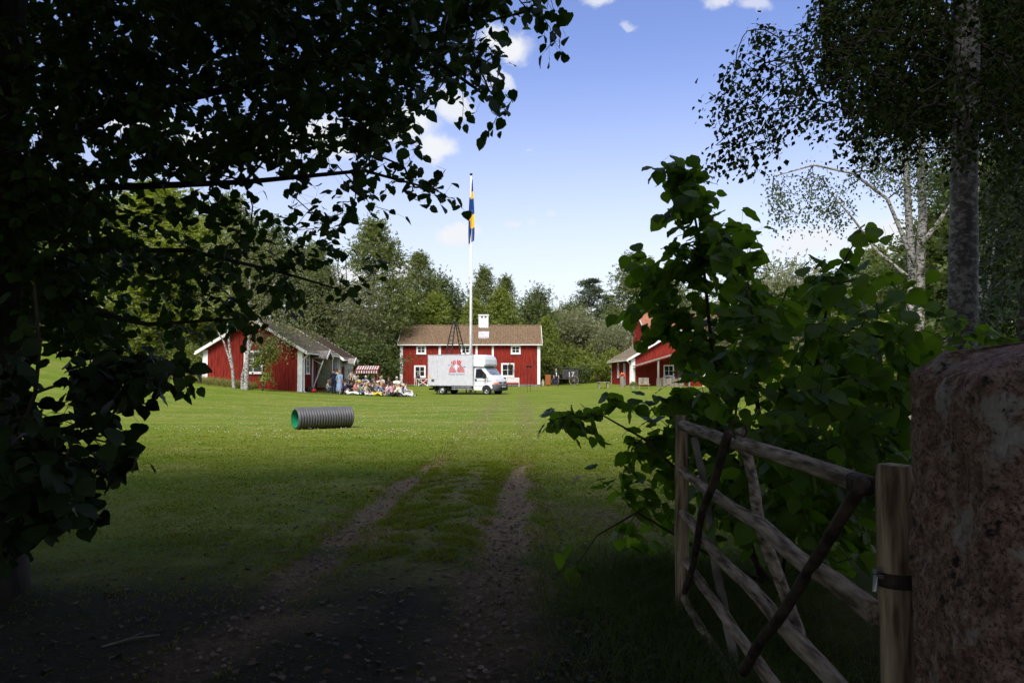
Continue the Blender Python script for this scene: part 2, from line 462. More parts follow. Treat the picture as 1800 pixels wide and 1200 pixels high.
# ------------------------------------------------------------------ ground
def rut_l(y): return np.interp(y, [0, 4, 7.8, 12, 15.4, 22.7, 35, 55, 75], [-1.95, -1.9, -1.73, -1.62, -1.48, -1.15, -.95, -.9, -.6])
def rut_r(y): return np.interp(y, [0, 4, 7.8, 12, 15.4, 22.7, 35, 55, 75], [-.30, -.25, -.06, .06, .18, .42, .65, .75, 1.0])
def fbm(x, y, s, seed=0.0, oct=4):
    return np.array([noise.fractal((a * s + seed, b * s - seed, seed), 1.0, 2.0, oct) for a, b in zip(x, y)])
def rut_mask(x, y, nz):
    w = .25 + .10 * nz
    m = np.maximum(np.exp(-((x - rut_l(y)) / w) ** 2), np.exp(-((x - rut_r(y)) / (w * 1.25)) ** 2))
    return m * (1 - .95 * sstep(10, 21, y)) * np.clip(.85 + .6 * nz, .3, 1)
def axis(segs):
    out = []
    for a, b, st in segs: out += list(np.arange(a, b - 1e-6, st))
    return np.array(out + [segs[-1][1]])
gx = axis([(-700, -60, 40), (-60, -14, 2), (-14, -5, .4), (-5, 4.5, .1), (4.5, 12, .4), (12, 60, 2), (60, 700, 40)])
gy = axis([(-300, -20, 20), (-20, 2, 1), (2, 14, .1), (14, 26, .25), (26, 110, 1), (110, 190, 4), (190, 900, 50)])
X, Y = np.meshgrid(gx, gy); xf, yf = X.ravel(), Y.ravel()
near = (yf > 0) & (yf < 45) & (np.abs(xf) < 14)
nz = np.zeros(len(xf)); nz[near] = fbm(xf[near], yf[near], 1.1, 3.1)
nf = np.zeros(len(xf)); nf[near] = fbm(xf[near], yf[near], 5.0, 9.7, 3)
rut = rut_mask(xf, yf, nz) * near
zz = gz_np(xf, yf) - .045 * rut + near * (.012 * nz + .008 * nf)
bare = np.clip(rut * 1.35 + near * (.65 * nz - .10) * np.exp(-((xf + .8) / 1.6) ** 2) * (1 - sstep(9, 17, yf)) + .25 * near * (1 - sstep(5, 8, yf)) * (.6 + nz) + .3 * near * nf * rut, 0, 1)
dry = np.clip(np.exp(-(((xf - 1.15) / .8) ** 2 + ((yf - 9.3) / 1.1) ** 2)) + .45 * np.exp(-(((xf + .8) / .9) ** 2)) * (1 - sstep(12, 22, yf)) + .25 * np.clip(nz, 0, 1)
              + .42 * (np.exp(-((xf - rut_l(yf)) / .35) ** 2) + np.exp(-((xf - rut_r(yf)) / .35) ** 2)) * sstep(14, 24, yf) * (1 - sstep(50, 75, yf)), 0, 1)
nxg, nyg = len(gx), len(gy)
I = (np.arange(nyg - 1)[:, None] * nxg + np.arange(nxg - 1)[None]).ravel()
gme = mesh_np('ground', np.stack([xf, yf, zz], 1), np.stack([I, I + 1, I + nxg + 1, I + nxg], 1))
shade_humus = np.clip((1 - sstep(5.0, 9.2, yf + 1.4 * nz + .25 * np.clip(xf + 1.5, 0, 3))) * near * (.95 - .35 * rut) + (yf <= 0) * .9, 0, 1)    # leaf mould, darkened further to paint in the foreground shade
for nm, arr in (('bare', bare), ('dry', dry), ('shade_humus', shade_humus)):
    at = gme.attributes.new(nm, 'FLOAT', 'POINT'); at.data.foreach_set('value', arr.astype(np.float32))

gm = bpy.data.materials.new('lawn_and_track'); gm.use_nodes = True
n, l = gm.node_tree.nodes, gm.node_tree.links
b = n['Principled BSDF']; b.inputs['Roughness'].default_value = .95; b.inputs['Specular IOR Level'].default_value = .15
tc = n.new('ShaderNodeTexCoord')
def gnoise(scale, detail=6, stretch=None):
    t = n.new('ShaderNodeTexNoise'); t.inputs['Scale'].default_value = scale; t.inputs['Detail'].default_value = detail; t.inputs['Roughness'].default_value = .62
    if stretch:
        mp = n.new('ShaderNodeMapping'); mp.inputs['Scale'].default_value = stretch
        l.new(tc.outputs['Object'], mp.inputs['Vector']); l.new(mp.outputs[0], t.inputs['Vector'])
    else: l.new(tc.outputs['Object'], t.inputs['Vector'])
    return t.outputs['Fac']
def gmix(fac, A, B, lo=None, hi=None):
    mx = n.new('ShaderNodeMix'); mx.data_type = 'RGBA'
    if lo is not None:
        r = n.new('ShaderNodeMapRange'); r.inputs['From Min'].default_value = lo; r.inputs['From Max'].default_value = hi; l.new(fac, r.inputs['Value']); fac = r.outputs[0]
    l.new(fac, mx.inputs['Factor'])
    for k, s in (('A', A), ('B', B)):
        if isinstance(s, tuple): mx.inputs[k].default_value = (*s, 1)
        else: l.new(s, mx.inputs[k])
    return mx.outputs['Result']
g1 = gmix(gnoise(.22, 6, (1, 2.6, 1)), (.102, .182, .008), (.245, .250, .050), .38, .62)
g2 = gmix(gnoise(2.4, 8), (.115, .155, .010), g1, .30, .62)
g3 = gmix(gnoise(34, 6), (.080, .110, .006), g2, .28, .52)
ad = n.new('ShaderNodeAttribute'); ad.attribute_name = 'dry'
g4 = gmix(ad.outputs['Fac'], g3, gmix(gnoise(14, 6), (.085, .072, .022), (.215, .180, .070), .35, .65))
dirt = gmix(gnoise(22, 8), (.120, .076, .034), (.33, .235, .120), .32, .68)
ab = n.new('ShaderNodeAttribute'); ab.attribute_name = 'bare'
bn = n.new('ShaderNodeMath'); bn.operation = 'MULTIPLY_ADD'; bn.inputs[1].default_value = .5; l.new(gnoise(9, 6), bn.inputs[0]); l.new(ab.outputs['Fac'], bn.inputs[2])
ah = n.new('ShaderNodeAttribute'); ah.attribute_name = 'shade_humus'
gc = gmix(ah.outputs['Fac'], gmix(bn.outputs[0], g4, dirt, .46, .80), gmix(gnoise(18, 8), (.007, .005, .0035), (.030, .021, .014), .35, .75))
l.new(gc, b.inputs['Base Color'])
bp = n.new('ShaderNodeBump'); bp.inputs['Strength'].default_value = .8; bp.inputs['Distance'].default_value = .05
l.new(gnoise(26, 8), bp.inputs['Height']); l.new(bp.outputs[0], b.inputs['Normal'])
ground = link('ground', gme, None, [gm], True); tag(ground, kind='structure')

# grass blades, clover, litter
def blades(name, x, y, h, w, m, lean=.5, label='', cat='grass'):
    k = len(x); z = gz_np(x, y) - .01
    near2 = (y < 26)
    th = rng.uniform(0, 2 * math.pi, k); h = h * rng.uniform(.6, 1.3, k)
    ax = np.stack([np.cos(th), np.sin(th), np.zeros(k)], 1) * (w * .5)[:, None]
    ln = rng.normal(size=(k, 3)) * lean; ln[:, 2] = 1
    base = np.stack([x, y, z], 1)
    m1 = base + ln * (h * .55)[:, None]; ln2 = ln * np.array([2.0, 2.0, .9]); tp = base + ln2 * h[:, None]
    V = np.stack([base - ax, base + ax, m1 + ax * .7, m1 - ax * .7, tp], 1).reshape(-1, 3)
    o = np.arange(k) * 5
    Fc = np.concatenate([np.stack([o, o + 1, o + 2], 1), np.stack([o, o + 2, o + 3], 1), np.stack([o + 3, o + 2, o + 4], 1)])
    return tag(link(name, mesh_np(name, V, Fc), None, [m]), label, cat, kind='stuff')
M_GRASS = leaf_mat('grass_blade', (.105, .165, .005), (.210, .225, .026), .3, .85, spec=.05)
M_TALL = leaf_mat('tall_grass_blade', (.045, .085, .015), (.10, .13, .03), .3, .6)
M_DRYG = leaf_mat('seeding_grass', (.17, .20, .05), (.32, .28, .12), .4, .8, spec=.05)
k = 230000
d = 4.5 + 24 * rng.random(k) ** 1.25; u = rng.uniform(-.68, .40, k); x, y = u * d, d
nzr = .5 * np.sin(x * 3.1) * np.sin(y * 2.7)
keep = (rut_mask(x, y, nzr) < .35 + .3 * rng.random(k)) & (rng.random(k) > .75 * np.exp(-((x + .8) / .7) ** 2) * (y < 13)) & (rng.random(k) > .92 * (1 - sstep(5.5, 8.5, y))) & (rng.random(k) > sstep(12, 28, y))
x, y = x[keep], y[keep]
blades('lawn_grass', x, y, .022 + .0016 * y * .6, .0035 + .0009 * y, M_GRASS, .5, 'short mown lawn grass beside the wheel ruts')
k = 9000
t = rng.random(k); x = 1.15 + rng.normal(size=k) * .42 + .25 * t; y = 3.0 + 4.2 * t + rng.normal(size=k) * .3
x = np.where((y > 5.6), x - .25, x)
blades('tall_grass', x, y, np.full(k, .20), np.full(k, .006), M_TALL, .45, 'tall unmown grass tufts growing along the foot of the gate')
k = 8000
t = rng.random(k); x = -27 + 9.6 * rng.random(k) ** .8; y = 52.6 + 2.0 * rng.random(k)
blades('meadow_grass', x, y, .34 + .2 * rng.random(k), np.full(k, .03), M_DRYG, .3, 'unmown seeding grass round the birches before the barn gable')
k = 2200
d = 20 + 26 * rng.random(k); x = rng.uniform(-.42, .05, k) * d + 2 * np.sin(d); y = d
pos = np.stack([x, y, gz_np(x, y) + .045], 1)
T = np.array([(-.5, -.5, 0), (.5, -.5, 0), (.5, .5, 0), (-.5, .5, 0), (0, 0, .6)]); TF = np.array([(0, 1, 4), (1, 2, 4), (2, 3, 4), (3, 0, 4)])
V, Fc = scatter(T, TF, pos, frames(unit(k) * [1, 1, .1], np.tile([0, 0, 1.], (k, 1))), rng.uniform(.012, .026, k))
tag(link('clover_flowers', mesh_np('clover_flowers', V, Fc), None, [mat('clover_white', (.42, .42, .33), .8)]), 'small white clover flowers dotted over the lawn', 'clover', kind='stuff')
k = 2600
x = rng.normal(size=k) * 1.9 - .7; y = rng.uniform(3.0, 13.5, k)
pos = np.stack([x, y, gz_np(x, y) + .012], 1)
T, TF = leaf_template('mid')
nr = unit(k) * .45; nr[:, 2] = 1
V, Fc = scatter(T, TF, pos, frames(unit(k) * [1, 1, .1], nr), rng.uniform(.02, .055, k))
tag(link('leaf_litter', mesh_np('leaf_litter', V, Fc), None, [leaf_mat('dead_leaf', (.04, .024, .014), (.14, .10, .062), .1, .8)]), 'dry fallen leaves and chips scattered over the dark track', 'leaves', kind='stuff')
k = 4200
x = np.where(rng.random(k) < .5, -1.0, 1.0); y = rng.uniform(3.2, 17, k); x = np.where(x < 0, rut_l(y), rut_r(y)) + rng.normal(size=k) * .24
pos = np.stack([x, y, gz_np(x, y) - .028], 1)
T = np.array([(-.5, -.4, 0), (.5, -.45, 0), (.55, .4, 0), (-.45, .5, 0), (-.3, -.25, .45), (.3, -.3, .5), (.32, .28, .42), (-.28, .3, .5)]); TF = np.array([(0, 1, 5, 4), (1, 2, 6, 5), (2, 3, 7, 6), (3, 0, 4, 7), (4, 5, 6, 7)])
V, Fc = scatter(T, TF, pos, frames(unit(k) * [1, 1, .1], np.tile([0, 0, 1.], (k, 1)) + rng.normal(size=(k, 3)) * .2), .008 + .03 * rng.random(k) ** 3)
tag(link('gravel', mesh_np('gravel', V, Fc), None, [leaf_mat('pebble', (.09, .065, .048), (.30, .235, .18), 0, .9)]), 'loose pebbles lying in the two wheel ruts', 'gravel', kind='stuff')
k = 26000
x = rng.normal(size=k) * .55 - .85 + .12 * np.sin(np.arange(k)); y = rng.uniform(7.2, 15.5, k)
clump = np.sin(x * 7 + 3 * np.sin(y * 2.3)) * np.sin(y * 5.1 + 2 * np.sin(x * 3)); kp = (clump > .05) & (rut_mask(x, y, np.zeros(k)) < .55)
blades('track_grass', x[kp], y[kp], np.full(kp.sum(), .05), .004 + .0007 * y[kp], M_GRASS, .6, 'ragged grass tufts on the strip between the wheel ruts')
M_PALETWIG = mat('pale_dead_twig', (.20, .17, .14), .9)
for j, (px, py, L, a, lab) in enumerate(((240, 1122, .34, .7, 'forked pale dead twig lying in the dark at the track side'), (905, 1010, .16, -.2, 'short bent pale twig lying in the gravelly wheel rut'),
                                  (500, 970, .20, .3, 'bleached twig lying in the grass edge of the track'), (620, 936, .12, .1, 'pale bark chip lying in the stony wheel rut'))):
    d = F * 1.7 / (py - 655); c = G(px, d)
    m = MB(); v = Vector((math.cos(a), math.sin(a), 0)); q = Vector((-v.y, v.x, 0))
    m.tube([c - v * L * .5 + Vector((0, 0, .012)), c + q * .02 + Vector((0, 0, .02)), c + v * L * .3 - q * .01 + Vector((0, 0, .022)), c + v * L * .5 + Vector((0, 0, .014))], [.006, .008, .006, .003], 6)
    m.tube([c + q * .02 + Vector((0, 0, .02)), c + q * .06 + v * L * .2 + Vector((0, 0, .03)), c + q * .09 + v * L * .28 + Vector((0, 0, .02))], [.005, .004, .002], 6)
    tag(m.build('fallen_twig', M_PALETWIG, None, True), lab, 'twig')

# ------------------------------------------------------------------ buildings
def wall_part(par, A, u, nrm, length, z0, ztop, m, batten=True, name='wall', period=.21):
    """board-and-batten wall from A along u, outward nrm; ztop(s) gives the upper edge"""
    A, u, nrm = Vector(A), Vector(u), Vector(nrm); mb = MB(); prof = []
    if batten:
        k = max(1, round(length / period)); p = length / k
        for i in range(k):
            s = i * p
            prof += [(s, .0), (s + p * .36, 0), (s + p * .36, .022), (s + p * .64, .022), (s + p * .64, 0)]
        prof.append((length, 0))
    else: prof = [(0, 0), (length / 2, 0), (length, 0)]
    vs, fs = [], []
    for s, o in prof:
        q = A + u * s + nrm * o
        vs += [(q.x, q.y, z0), (q.x, q.y, ztop(s))]
    for i in range(len(prof) - 1): fs.append((2 * i, 2 * i + 2, 2 * i + 3, 2 * i + 1))
    mb.add(vs, fs)
    return mb.build(name, m, par)

def wmat(A, u, nrm):
    u, nrm = Vector(u).normalized(), Vector(nrm).normalized()
    return Matrix(((u.x, -nrm.x, 0, A[0]), (u.y, -nrm.y, 0, A[1]), (u.z, -nrm.z, 1, A[2]), (0, 0, 0, 1)))

def window(par, A, u, nrm, s, z, w, h, cols=2, rows=2, frame=.075, curtain=False, name='window'):
    """casing and glazing bars as one frame, each pane a child; s, z is the lower left corner of the casing"""
    M = wmat(A, u, nrm); mb = MB()
    def bx(x0, x1, z0, z1, d0, d1): mb.box((s + x0, -d1, z + z0), (s + x1, -d0, z + z1), 0, M)
    bx(0, frame, 0, h, -.02, .06); bx(w - frame, w, 0, h, -.02, .06)
    bx(frame, w - frame, h - frame, h, -.02, .06); bx(frame, w - frame, 0, frame, -.02, .063)
    bx(-.04, w + .04, -.045, -.003, -.02, .10)
    iw, ih = w - 2 * frame, h - 2 * frame
    for i in range(1, cols): bx(frame + iw * i / cols - .028, frame + iw * i / cols + .028, frame, h - frame, -.02, .052)
    for j in range(1, rows): bx(frame, w - frame, frame + ih * j / rows - .016, frame + ih * j / rows + .016, -.02, .048)
    o = mb.build(name, M_WHITE, par)
    for i in range(cols):
        for j in range(rows):
            g = MB(); x0 = s + frame + iw * i / cols; z0 = z + frame + ih * j / rows
            g.box((x0, -.030, z0), (x0 + iw / cols, -.024, z0 + ih / rows), 0, M)
            g.build('pane', M_GLASS, o)
    return o

def pantile(par, O, u, v, W, L, m, name='tile_slope', col_w=.25, row_h=.36, amp=.035):
    """wavy clay roof slope: O lower corner, u along the eave, v up the slope"""
    O, u, v = Vector(O), Vector(u).normalized(), Vector(v).normalized(); nn = u.cross(v)
    if nn.z < 0: nn = -nn
    nc = max(2, round(W / col_w)) * 4; nr = max(2, round(L / row_h))
    V = []
    for r in range(nr):
        for e, lift in ((0, .045), (1, .008)):
            t = (r + e) * L / nr
            for c in range(nc + 1):
                s = W * c / nc; wv = amp * math.sin(2 * math.pi * c / 4.0 + .6) + .006 * math.sin(r * 7.3 + c // 4 * 3.1)
                q = O + u * s + v * t + nn * (lift + wv + amp); V.append((q.x, q.y, q.z))
    Fc = []
    for a in range(2 * nr - 1):
        for c in range(nc): i = a * (nc + 1) + c; Fc.append((i, i + 1, i + nc + 2, i + nc + 1))
    return link(name, mesh_np(name, np.array(V), np.array(Fc)), par, [m], True)

def building(name, label, cat, loc, rz, W, L, ze, rise, roofm, wallm=M_RED, trim=M_WHITE, over=.38, gover=.30, corner=.16, walls=(0, 1, 2, 3), cols=True, period=.21, ztail=-.8, group=None, barge=.20):
    """local frame: x across the gable, y along the ridge from the near gable at y=0, z from the ground; ze = wall height at the eaves, rise = height of the gable above it"""
    B = thing(name, label, cat, loc, rz, group)
    h = W / 2; sl = rise / h
    gable = lambda s: ze + rise * (1 - abs(s - h) / h) - .02
    side = lambda s: ze
    P4 = [((-h, 0, 0), (1, 0, 0), (0, -1, 0), W, gable), ((h, 0, 0), (0, 1, 0), (1, 0, 0), L, side), ((h, L, 0), (-1, 0, 0), (0, 1, 0), W, gable), ((-h, L, 0), (0, -1, 0), (-1, 0, 0), L, side)]
    for i in walls: wall_part(B, P4[i][0], P4[i][1], P4[i][2], P4[i][3], ztail, P4[i][4], wallm, period=period)
    for sx in (-1, 1):
        for y0 in (-.035, L - corner + .035):
            mb = MB(); x0, x1 = (-h - .035, -h + corner) if sx < 0 else (h - corner, h + .035)
            mb.box((x0, y0, ztail), (x1, y0 + corner, ze + .02)); mb.build('corner_board', trim, B)
    vl = math.hypot(h + over, (h + over) * sl)
    zeave = ze - over * sl
    rf = MB()
    rf.prism([(-h - over, zeave), (0, ze + rise), (h + over, zeave), (h + over, zeave + .10), (0, ze + rise + .10), (-h - over, zeave + .10)], -gover, L + gover)
    roof = rf.build('roof', trim, B)
    for sx in (-1, 1):
        o = pantile(roof, (sx * (h + over + .04), -gover, zeave + .09 - .04 * sl), (0, 1, 0), (-sx * h, 0, rise), L + 2 * gover, vl + .05, roofm)
        for y0 in (-gover - .045, L + gover + .001):
            bb = MB(); x = sx * (h + over + .03); zz0 = zeave - .03 * sl
            bb.prism([(x, zz0 - .04), (0, ze + rise - .02), (0, ze + rise + .19), (x, zz0 + .19)] if sx < 0 else [(0, ze + rise - .02), (x, zz0 - .04), (x, zz0 + .19), (0, ze + rise + .19)], y0, y0 + .044)
            bb.build('bargeboard', trim, B)
        gt = MB(); gx_ = sx * (h + over + .07)
        gt.tube([(gx_, -gover + .02, zeave + .02), (gx_, L + gover - .02, zeave + .0)], .055, 8); gt.build('gutter', trim, B)
    rc = MB(); rc.tube([(0, -gover, ze + rise + .16), (0, L + gover, ze + rise + .16)], .09, 8); rc.build('ridge_cap', roofm, roof)
    return B
def downpipe(par, x, y, ze, over, sx=1):
    m = MB(); m.tube([(x + sx * (over + .05), y, ze - .12), (x + sx * (over - .02), y, ze - .26), (x + sx * .14, y, ze - .5), (x + sx * .10, y, ze - .62), (x + sx * .10, y, .12), (x + sx * .26, y - .02, .03)], .05, 8)
    m.build('downpipe', M_WHITE, par, True)

# main farmhouse (front towards the viewer, ridge along X)
HY, HX0, HX1 = 82.0, -11.5, 2.87
HW, HL = 6.4, HX1 - HX0
hz = gz(-4, HY) - .02
house = building('farmhouse', 'long red two storey farmhouse with brown tiled roof behind the white truck', 'house', (HX1, HY + HW / 2, hz), R(90), HW, HL, 4.42, 1.85, M_TILE, over=.30, gover=.22, corner=.30, barge=.22, period=.24)
fA, fu, fn = (-HW / 2, HL, 0), (0, -1, 0), (-1, 0, 0)      # front wall frame: s runs from the left end to the right
def fs(px): return (px - 900) / (F / HY) - HX0
def fzz(py): return 1.7 - (py - 655) / (F / HY) - hz
for x0, x1, y0, y1 in ((732, 749, 606, 622), (810, 827, 606, 622), (898, 915, 606, 622), (728, 748.5, 642, 663), (881, 904, 638, 662)):
    window(house, fA, fu, fn, fs(x0), fzz(y1), fs(x1) - fs(x0), fzz(y0) - fzz(y1) - (.05 if y0 < 620 else 0), 2, 2, .16)
for x0, x1 in ((771, 775), (836, 839.5), (864.5, 868)):
    mb = MB(); M = wmat(fA, fu, fn); mb.box((fs(x0), -.045, -.3), (fs(x1), .0, 4.40), 0, M); mb.build('wall_pilaster', M_WHITE, house)
mb = MB(); M = wmat(fA, fu, fn); mb.box((-.06, -.05, -.6), (HL + .06, .1, .22), 0, M); mb.build('foundation', M_STONE, house)
dm = MB(); dm.box((fs(820), -.06, .25), (fs(820) + 1.0, -.003, 2.3), 0, M); dr = dm.build('door', M_GREYW, house)
hm = MB(); hm.tube([(0, 0, 0), (0, 0, .12)], .02, 6); hh = hm.build('handle', M_IRON, dr); hh.location = M @ Vector((fs(820) + .9, -.09, 1.2))
# chimney and roof hatch: parts of the roof
roofE = [c for c in house.children if c.name.startswith('roof')][0]
def hl(X, Yw, Z): return (Yw - (HY + HW / 2), HX1 - X, Z - hz)
def lbox(mb, X0, X1, Y0, Y1, Z0, Z1, m=0):
    a, b_ = hl(X0, Y0, Z0), hl(X1, Y1, Z1)
    mb.box(tuple(min(p, q) for p, q in zip(a, b_)), tuple(max(p, q) for p, q in zip(a, b_)), m)
cs = F / (HY + HW / 2); cx0, cx1 = (841.5 - 900) / cs, (858.5 - 900) / cs; ztop = 1.7 + (655 - 553) / cs
cy0 = HY + HW / 2 - .35
mb = MB(); lbox(mb, cx0, cx1, cy0, cy0 + .8, 5.6, ztop - .12); lbox(mb, cx0 - .06, cx1 + .06, cy0 - .06, cy0 + .86, ztop - .12, ztop)
for q in (.25, .62): lbox(mb, cx0 + q, cx0 + q + .22, cy0 - .012, cy0 + .02, ztop - .36, ztop - .2, 1)
mb.build('chimney', [M_WHITE, M_IRON], roofE)
sl = 1.85 / (HW / 2)
mb = MB(); t0, t1 = .65, 1.75
def rp(X, y, up): return hl(X, HY + y, hz + 4.42 + y * sl + up)
xa, xb = (841 - 900) / 16.8, (860 - 900) / 16.8
vs = [rp(x_, y_, up) for up in (.06, .34) for x_, y_ in ((xa, t0), (xb, t0), (xb, t1), (xa, t1))]
mb.add(vs, [(0, 1, 2, 3), (7, 6, 5, 4), (0, 4, 5, 1), (1, 5, 6, 2), (2, 6, 7, 3), (3, 7, 4, 0)]); mb.build('roof_hatch', M_HATCH, roofE, bevel=.03)

# near barn on the left, gable to the viewer
az = .30
barnA = building('red_barn', 'red board barn with white corner boards and bargeboards behind the birches', 'barn', (-17.9, 55, az), 0, 6.8, 9.3, 2.95, 2.05, M_TILE_G, over=.42, gover=.35, corner=.30)
A0, Au, An = (-3.4, 0, 0), (1, 0, 0), (0, -1, 0)
def sA(px): return (px - 900) / (F / 55) + 17.9 + 3.4
def zA(py): return 1.7 - (py - 655) / (F / 55) - az
window(barnA, A0, Au, An, sA(429), zA(656), sA(462) - sA(429), zA(616) - zA(656), 2, 3, .12)
window(barnA, (3.4, 0, 0), (0, 1, 0), (1, 0, 0), .95, zA(657), 1.0, 1.55, 2, 3, .1)
downpipe(barnA, 3.4, .18, 2.95, .42, 1); downpipe(barnA, -3.4, .18, 2.95, .42, -1)
for k in range(3):
    mb = MB(); c = sA(514); M = wmat(A0, Au, An); z_ = zA(616) - k * .26
    mb.box((c - .1, -.10, z_), (c + .1, -.0, z_ + .14), 0, M); mb.build('wall_vent', M_RED, barnA)

def porch(par, y0, y1, depth, z_wall, z_top, boards=True):
    """small gabled door roof on the long side (local +x wall at x=h) with a boarded wind screen"""
    h = 3.4
    mb = MB(); ym = (y0 + y1) / 2
    for sg, ya in ((0, y0), (1, y1)):
        mb.add([(h, ya, z_wall), (h + depth, ya, z_wall), (h + depth, ym, z_top), (h, ym, z_top), (h, ya, z_wall + .07), (h + depth, ya, z_wall + .07), (h + depth, ym, z_top + .07), (h, ym, z_top + .07)],
               [(0, 1, 2, 3), (7, 6, 5, 4), (0, 4, 5, 1), (1, 5, 6, 2), (2, 6, 7, 3), (3, 7, 4, 0)])
    pr = mb.build('porch_roof', M_GREYWOOD, par)
    for ya in (y0, y1):
        bb = MB(); bb.add([(h + depth + a, yy, zz_ + q) for a in (.003, .05) for yy, zz_ in ((ya, z_wall), (ym, z_top)) for q in (-.06, .13)], [(0, 2, 3, 1), (4, 5, 7, 6), (0, 1, 5, 4), (2, 6, 7, 3), (0, 4, 6, 2), (1, 3, 7, 5)])
        bb.build('porch_bargeboard', M_WHITE, pr)
    if boards:
        k = 12; H = z_wall - .35
        for i in range(k):
            bd = MB(); z0 = .3 + H * i / k
            bd.box((h + .05, y1 - .18, z0 + .008), (h + depth - .1, y1 - .13 + .012 * (i % 2), z0 + H / k)); bd.build('porch_board', M_OLIVE, par)
        ps = MB(); ps.tube([(h + .12, y0 - .1, .05), (h + depth - .25, y0 + .25, z_wall + .05)], .055, 6); ps.build('porch_strut', M_GREYW, par)
        ps = MB(); ps.tube([(h + .08, y0 + .3, z_wall - .05), (h + depth - .35, y0 + .25, z_wall - .45)], .035, 6); ps.build('porch_strut', M_GREYW, par)
        pw = MB(); pw.box((h + .03, y0 + .2, .1), (h + .1, y0 + .34, z_wall)); pw.build('porch_post', M_WHITE, par)
        dd = MB(); dd.box((h + .025, y0 + .45, .12), (h + .075, y0 + 1.35, 2.1)); dd.build('door', M_REDTRIM, par)
porch(barnA, 2.4, 4.4, 1.15, 2.42, 2.95)

bz = .22
barnB = building('grey_outbuilding', 'pale grey boarded outbuilding with brown tiled roof joined behind the red barn', 'outbuilding', (-17.4, 64.9, bz), 0, 6.6, 5.6, 2.75, 2.05, M_TILE, M_GREYW, over=.42, gover=.3, corner=.16)
h3 = 3.3
window(barnB, (h3, 0, 0), (0, 1, 0), (1, 0, 0), 3.4, .95, .8, 1.0, 2, 2, .08)
dd = MB(); dd.box((h3 + .02, .9, .05), (h3 + .07, 1.85, 2.0)); dd.build('door', M_REDTRIM, barnB)
porch(barnB, .6, 2.2, 1.0, 2.2, 2.62, False)

# right-hand buildings
cz = gz(14, 75) - .05
CXc, CY0 = 14.75, 75.0
cot = building('red_cottage', 'low red cottage with brown tiled roof half hidden by the hazel shrub', 'cottage', (CXc, CY0, cz), 0, 7.0, 15.0, 2.62, 2.05, M_TILE_G, over=.40, gover=.35, corner=.34)
window(cot, (-3.5, 15, 0), (0, -1, 0), (-1, 0, 0), 15 - 9.8, .75, 1.15, 1.55, 2, 3, .13)
mb = MB(); mb.box((-3.56, 3.9, -.2), (-3.50, 5.2, 2.2)); mb.build('door', mat('pale_blue_door', (.35, .42, .46), .6), cot)
downpipe(cot, -3.5, .15, 2.62, .40, -1)
window(cot, (-3.5, 0, 0), (1, 0, 0), (0, -1, 0), 3.0, .9, 1.0, 1.1, 2, 2, .13)
dz = gz(20, 95)
building('red_farm_house', 'tall red house with orange tiled roof rising behind the low red cottage', 'house', (33.0, 95 + 5.4, dz), R(90), 10.8, 17.0, 6.25, 2.25, M_TILE_O, over=.35, gover=.25, corner=.18)

# open lean-to before the cottage gable
lt = thing('lean_to_shed', 'open grey wooden lean-to with sloping board roof against the red cottage gable', 'shed', (11.3, 72.2, gz(13, 72) - .05))
for i in range(14):
    mb = MB(); x0, x1 = i * .35, i * .35 + .345
    z0, z1 = 1.95 + x0 * .30, 1.95 + x1 * .30
    mb.add([(x0, 0, z0), (x1, 0, z1), (x1, 2.6, z1), (x0, 2.6, z0), (x0, 0, z0 + .06), (x1, 0, z1 + .06), (x1, 2.6, z1 + .06), (x0, 2.6, z0 + .06)], [(3, 2, 1, 0), (4, 5, 6, 7), (0, 1, 5, 4), (1, 2, 6, 5), (2, 3, 7, 6), (3, 0, 4, 7)])
    mb.build('roof_board', M_GREYWOOD, lt)
for x_ in (1.9, 4.7):
    mb = MB(); mb.box((x_, .1, -.3), (x_ + .16, .26, 1.95 + x_ * .3)); mb.build('post', M_GREYWOOD, lt)
for i in range(9):
    mb = MB(); mb.box((2.05 + i * .29, 1.5, -.2), (2.32 + i * .29, 1.55, .85 + .05 * (i % 3))); mb.build('wall_board', M_GREYWOOD, lt)

# ------------------------------------------------------------------ white box truck
def lettering(name, body, size, m, parent, loc, rot, align='CENTER', space=1.0, extrude=.0):
    c = bpy.data.curves.new(name, 'FONT'); c.body = body; c.size = size; c.align_x = align; c.space_character = space; c.extrude = extrude; c.resolution_u = 3
    o = bpy.data.objects.new(name + '_curve', c); col.objects.link(o)
    dg = bpy.context.evaluated_depsgraph_get(); dg.update(); me = bpy.data.meshes.new_from_object(o.evaluated_get(dg))
    bpy.data.objects.remove(o); bpy.data.curves.remove(c); me.materials.clear()
    t = link(name, me, parent, [m]); t.location = loc; t.rotation_euler = rot
    return t
TR = R(-28)
fw = Vector((math.cos(TR), math.sin(TR), 0)); lf = Vector((-math.sin(TR), math.cos(TR), 0))
front_near = Vector(((856.5 - 900) / F * 61.4, 61.4, 0))            # contact point of the near front wheel
org = front_near - fw * 4.08 + lf * .86
org.z = gz(org.x, org.y) - .01
truck = thing('box_truck', 'white box truck with red sunburst print parked on the lawn before the farmhouse', 'truck', org, TR)
mb = MB(); mb.box((-1.25, -1.06, .72), (2.90, 1.06, 3.15)); cargo = mb.build('cargo_box', M_VANBOX, truck, bevel=.03)
mb = MB()
for y in (-1.075, 1.035):
    for z in (.70, 3.11): mb.box((-1.27, y, z), (2.92, y + .04, z + .06))
    for x in (-1.28, 2.88): mb.box((x, y, .76), (x + .05, y + .04, 3.11))
mb.build('edge_rail', mat('aluminium_rail', (.55, .56, .58), .4, metal=.5), cargo)
mb = MB(); S = -1.064
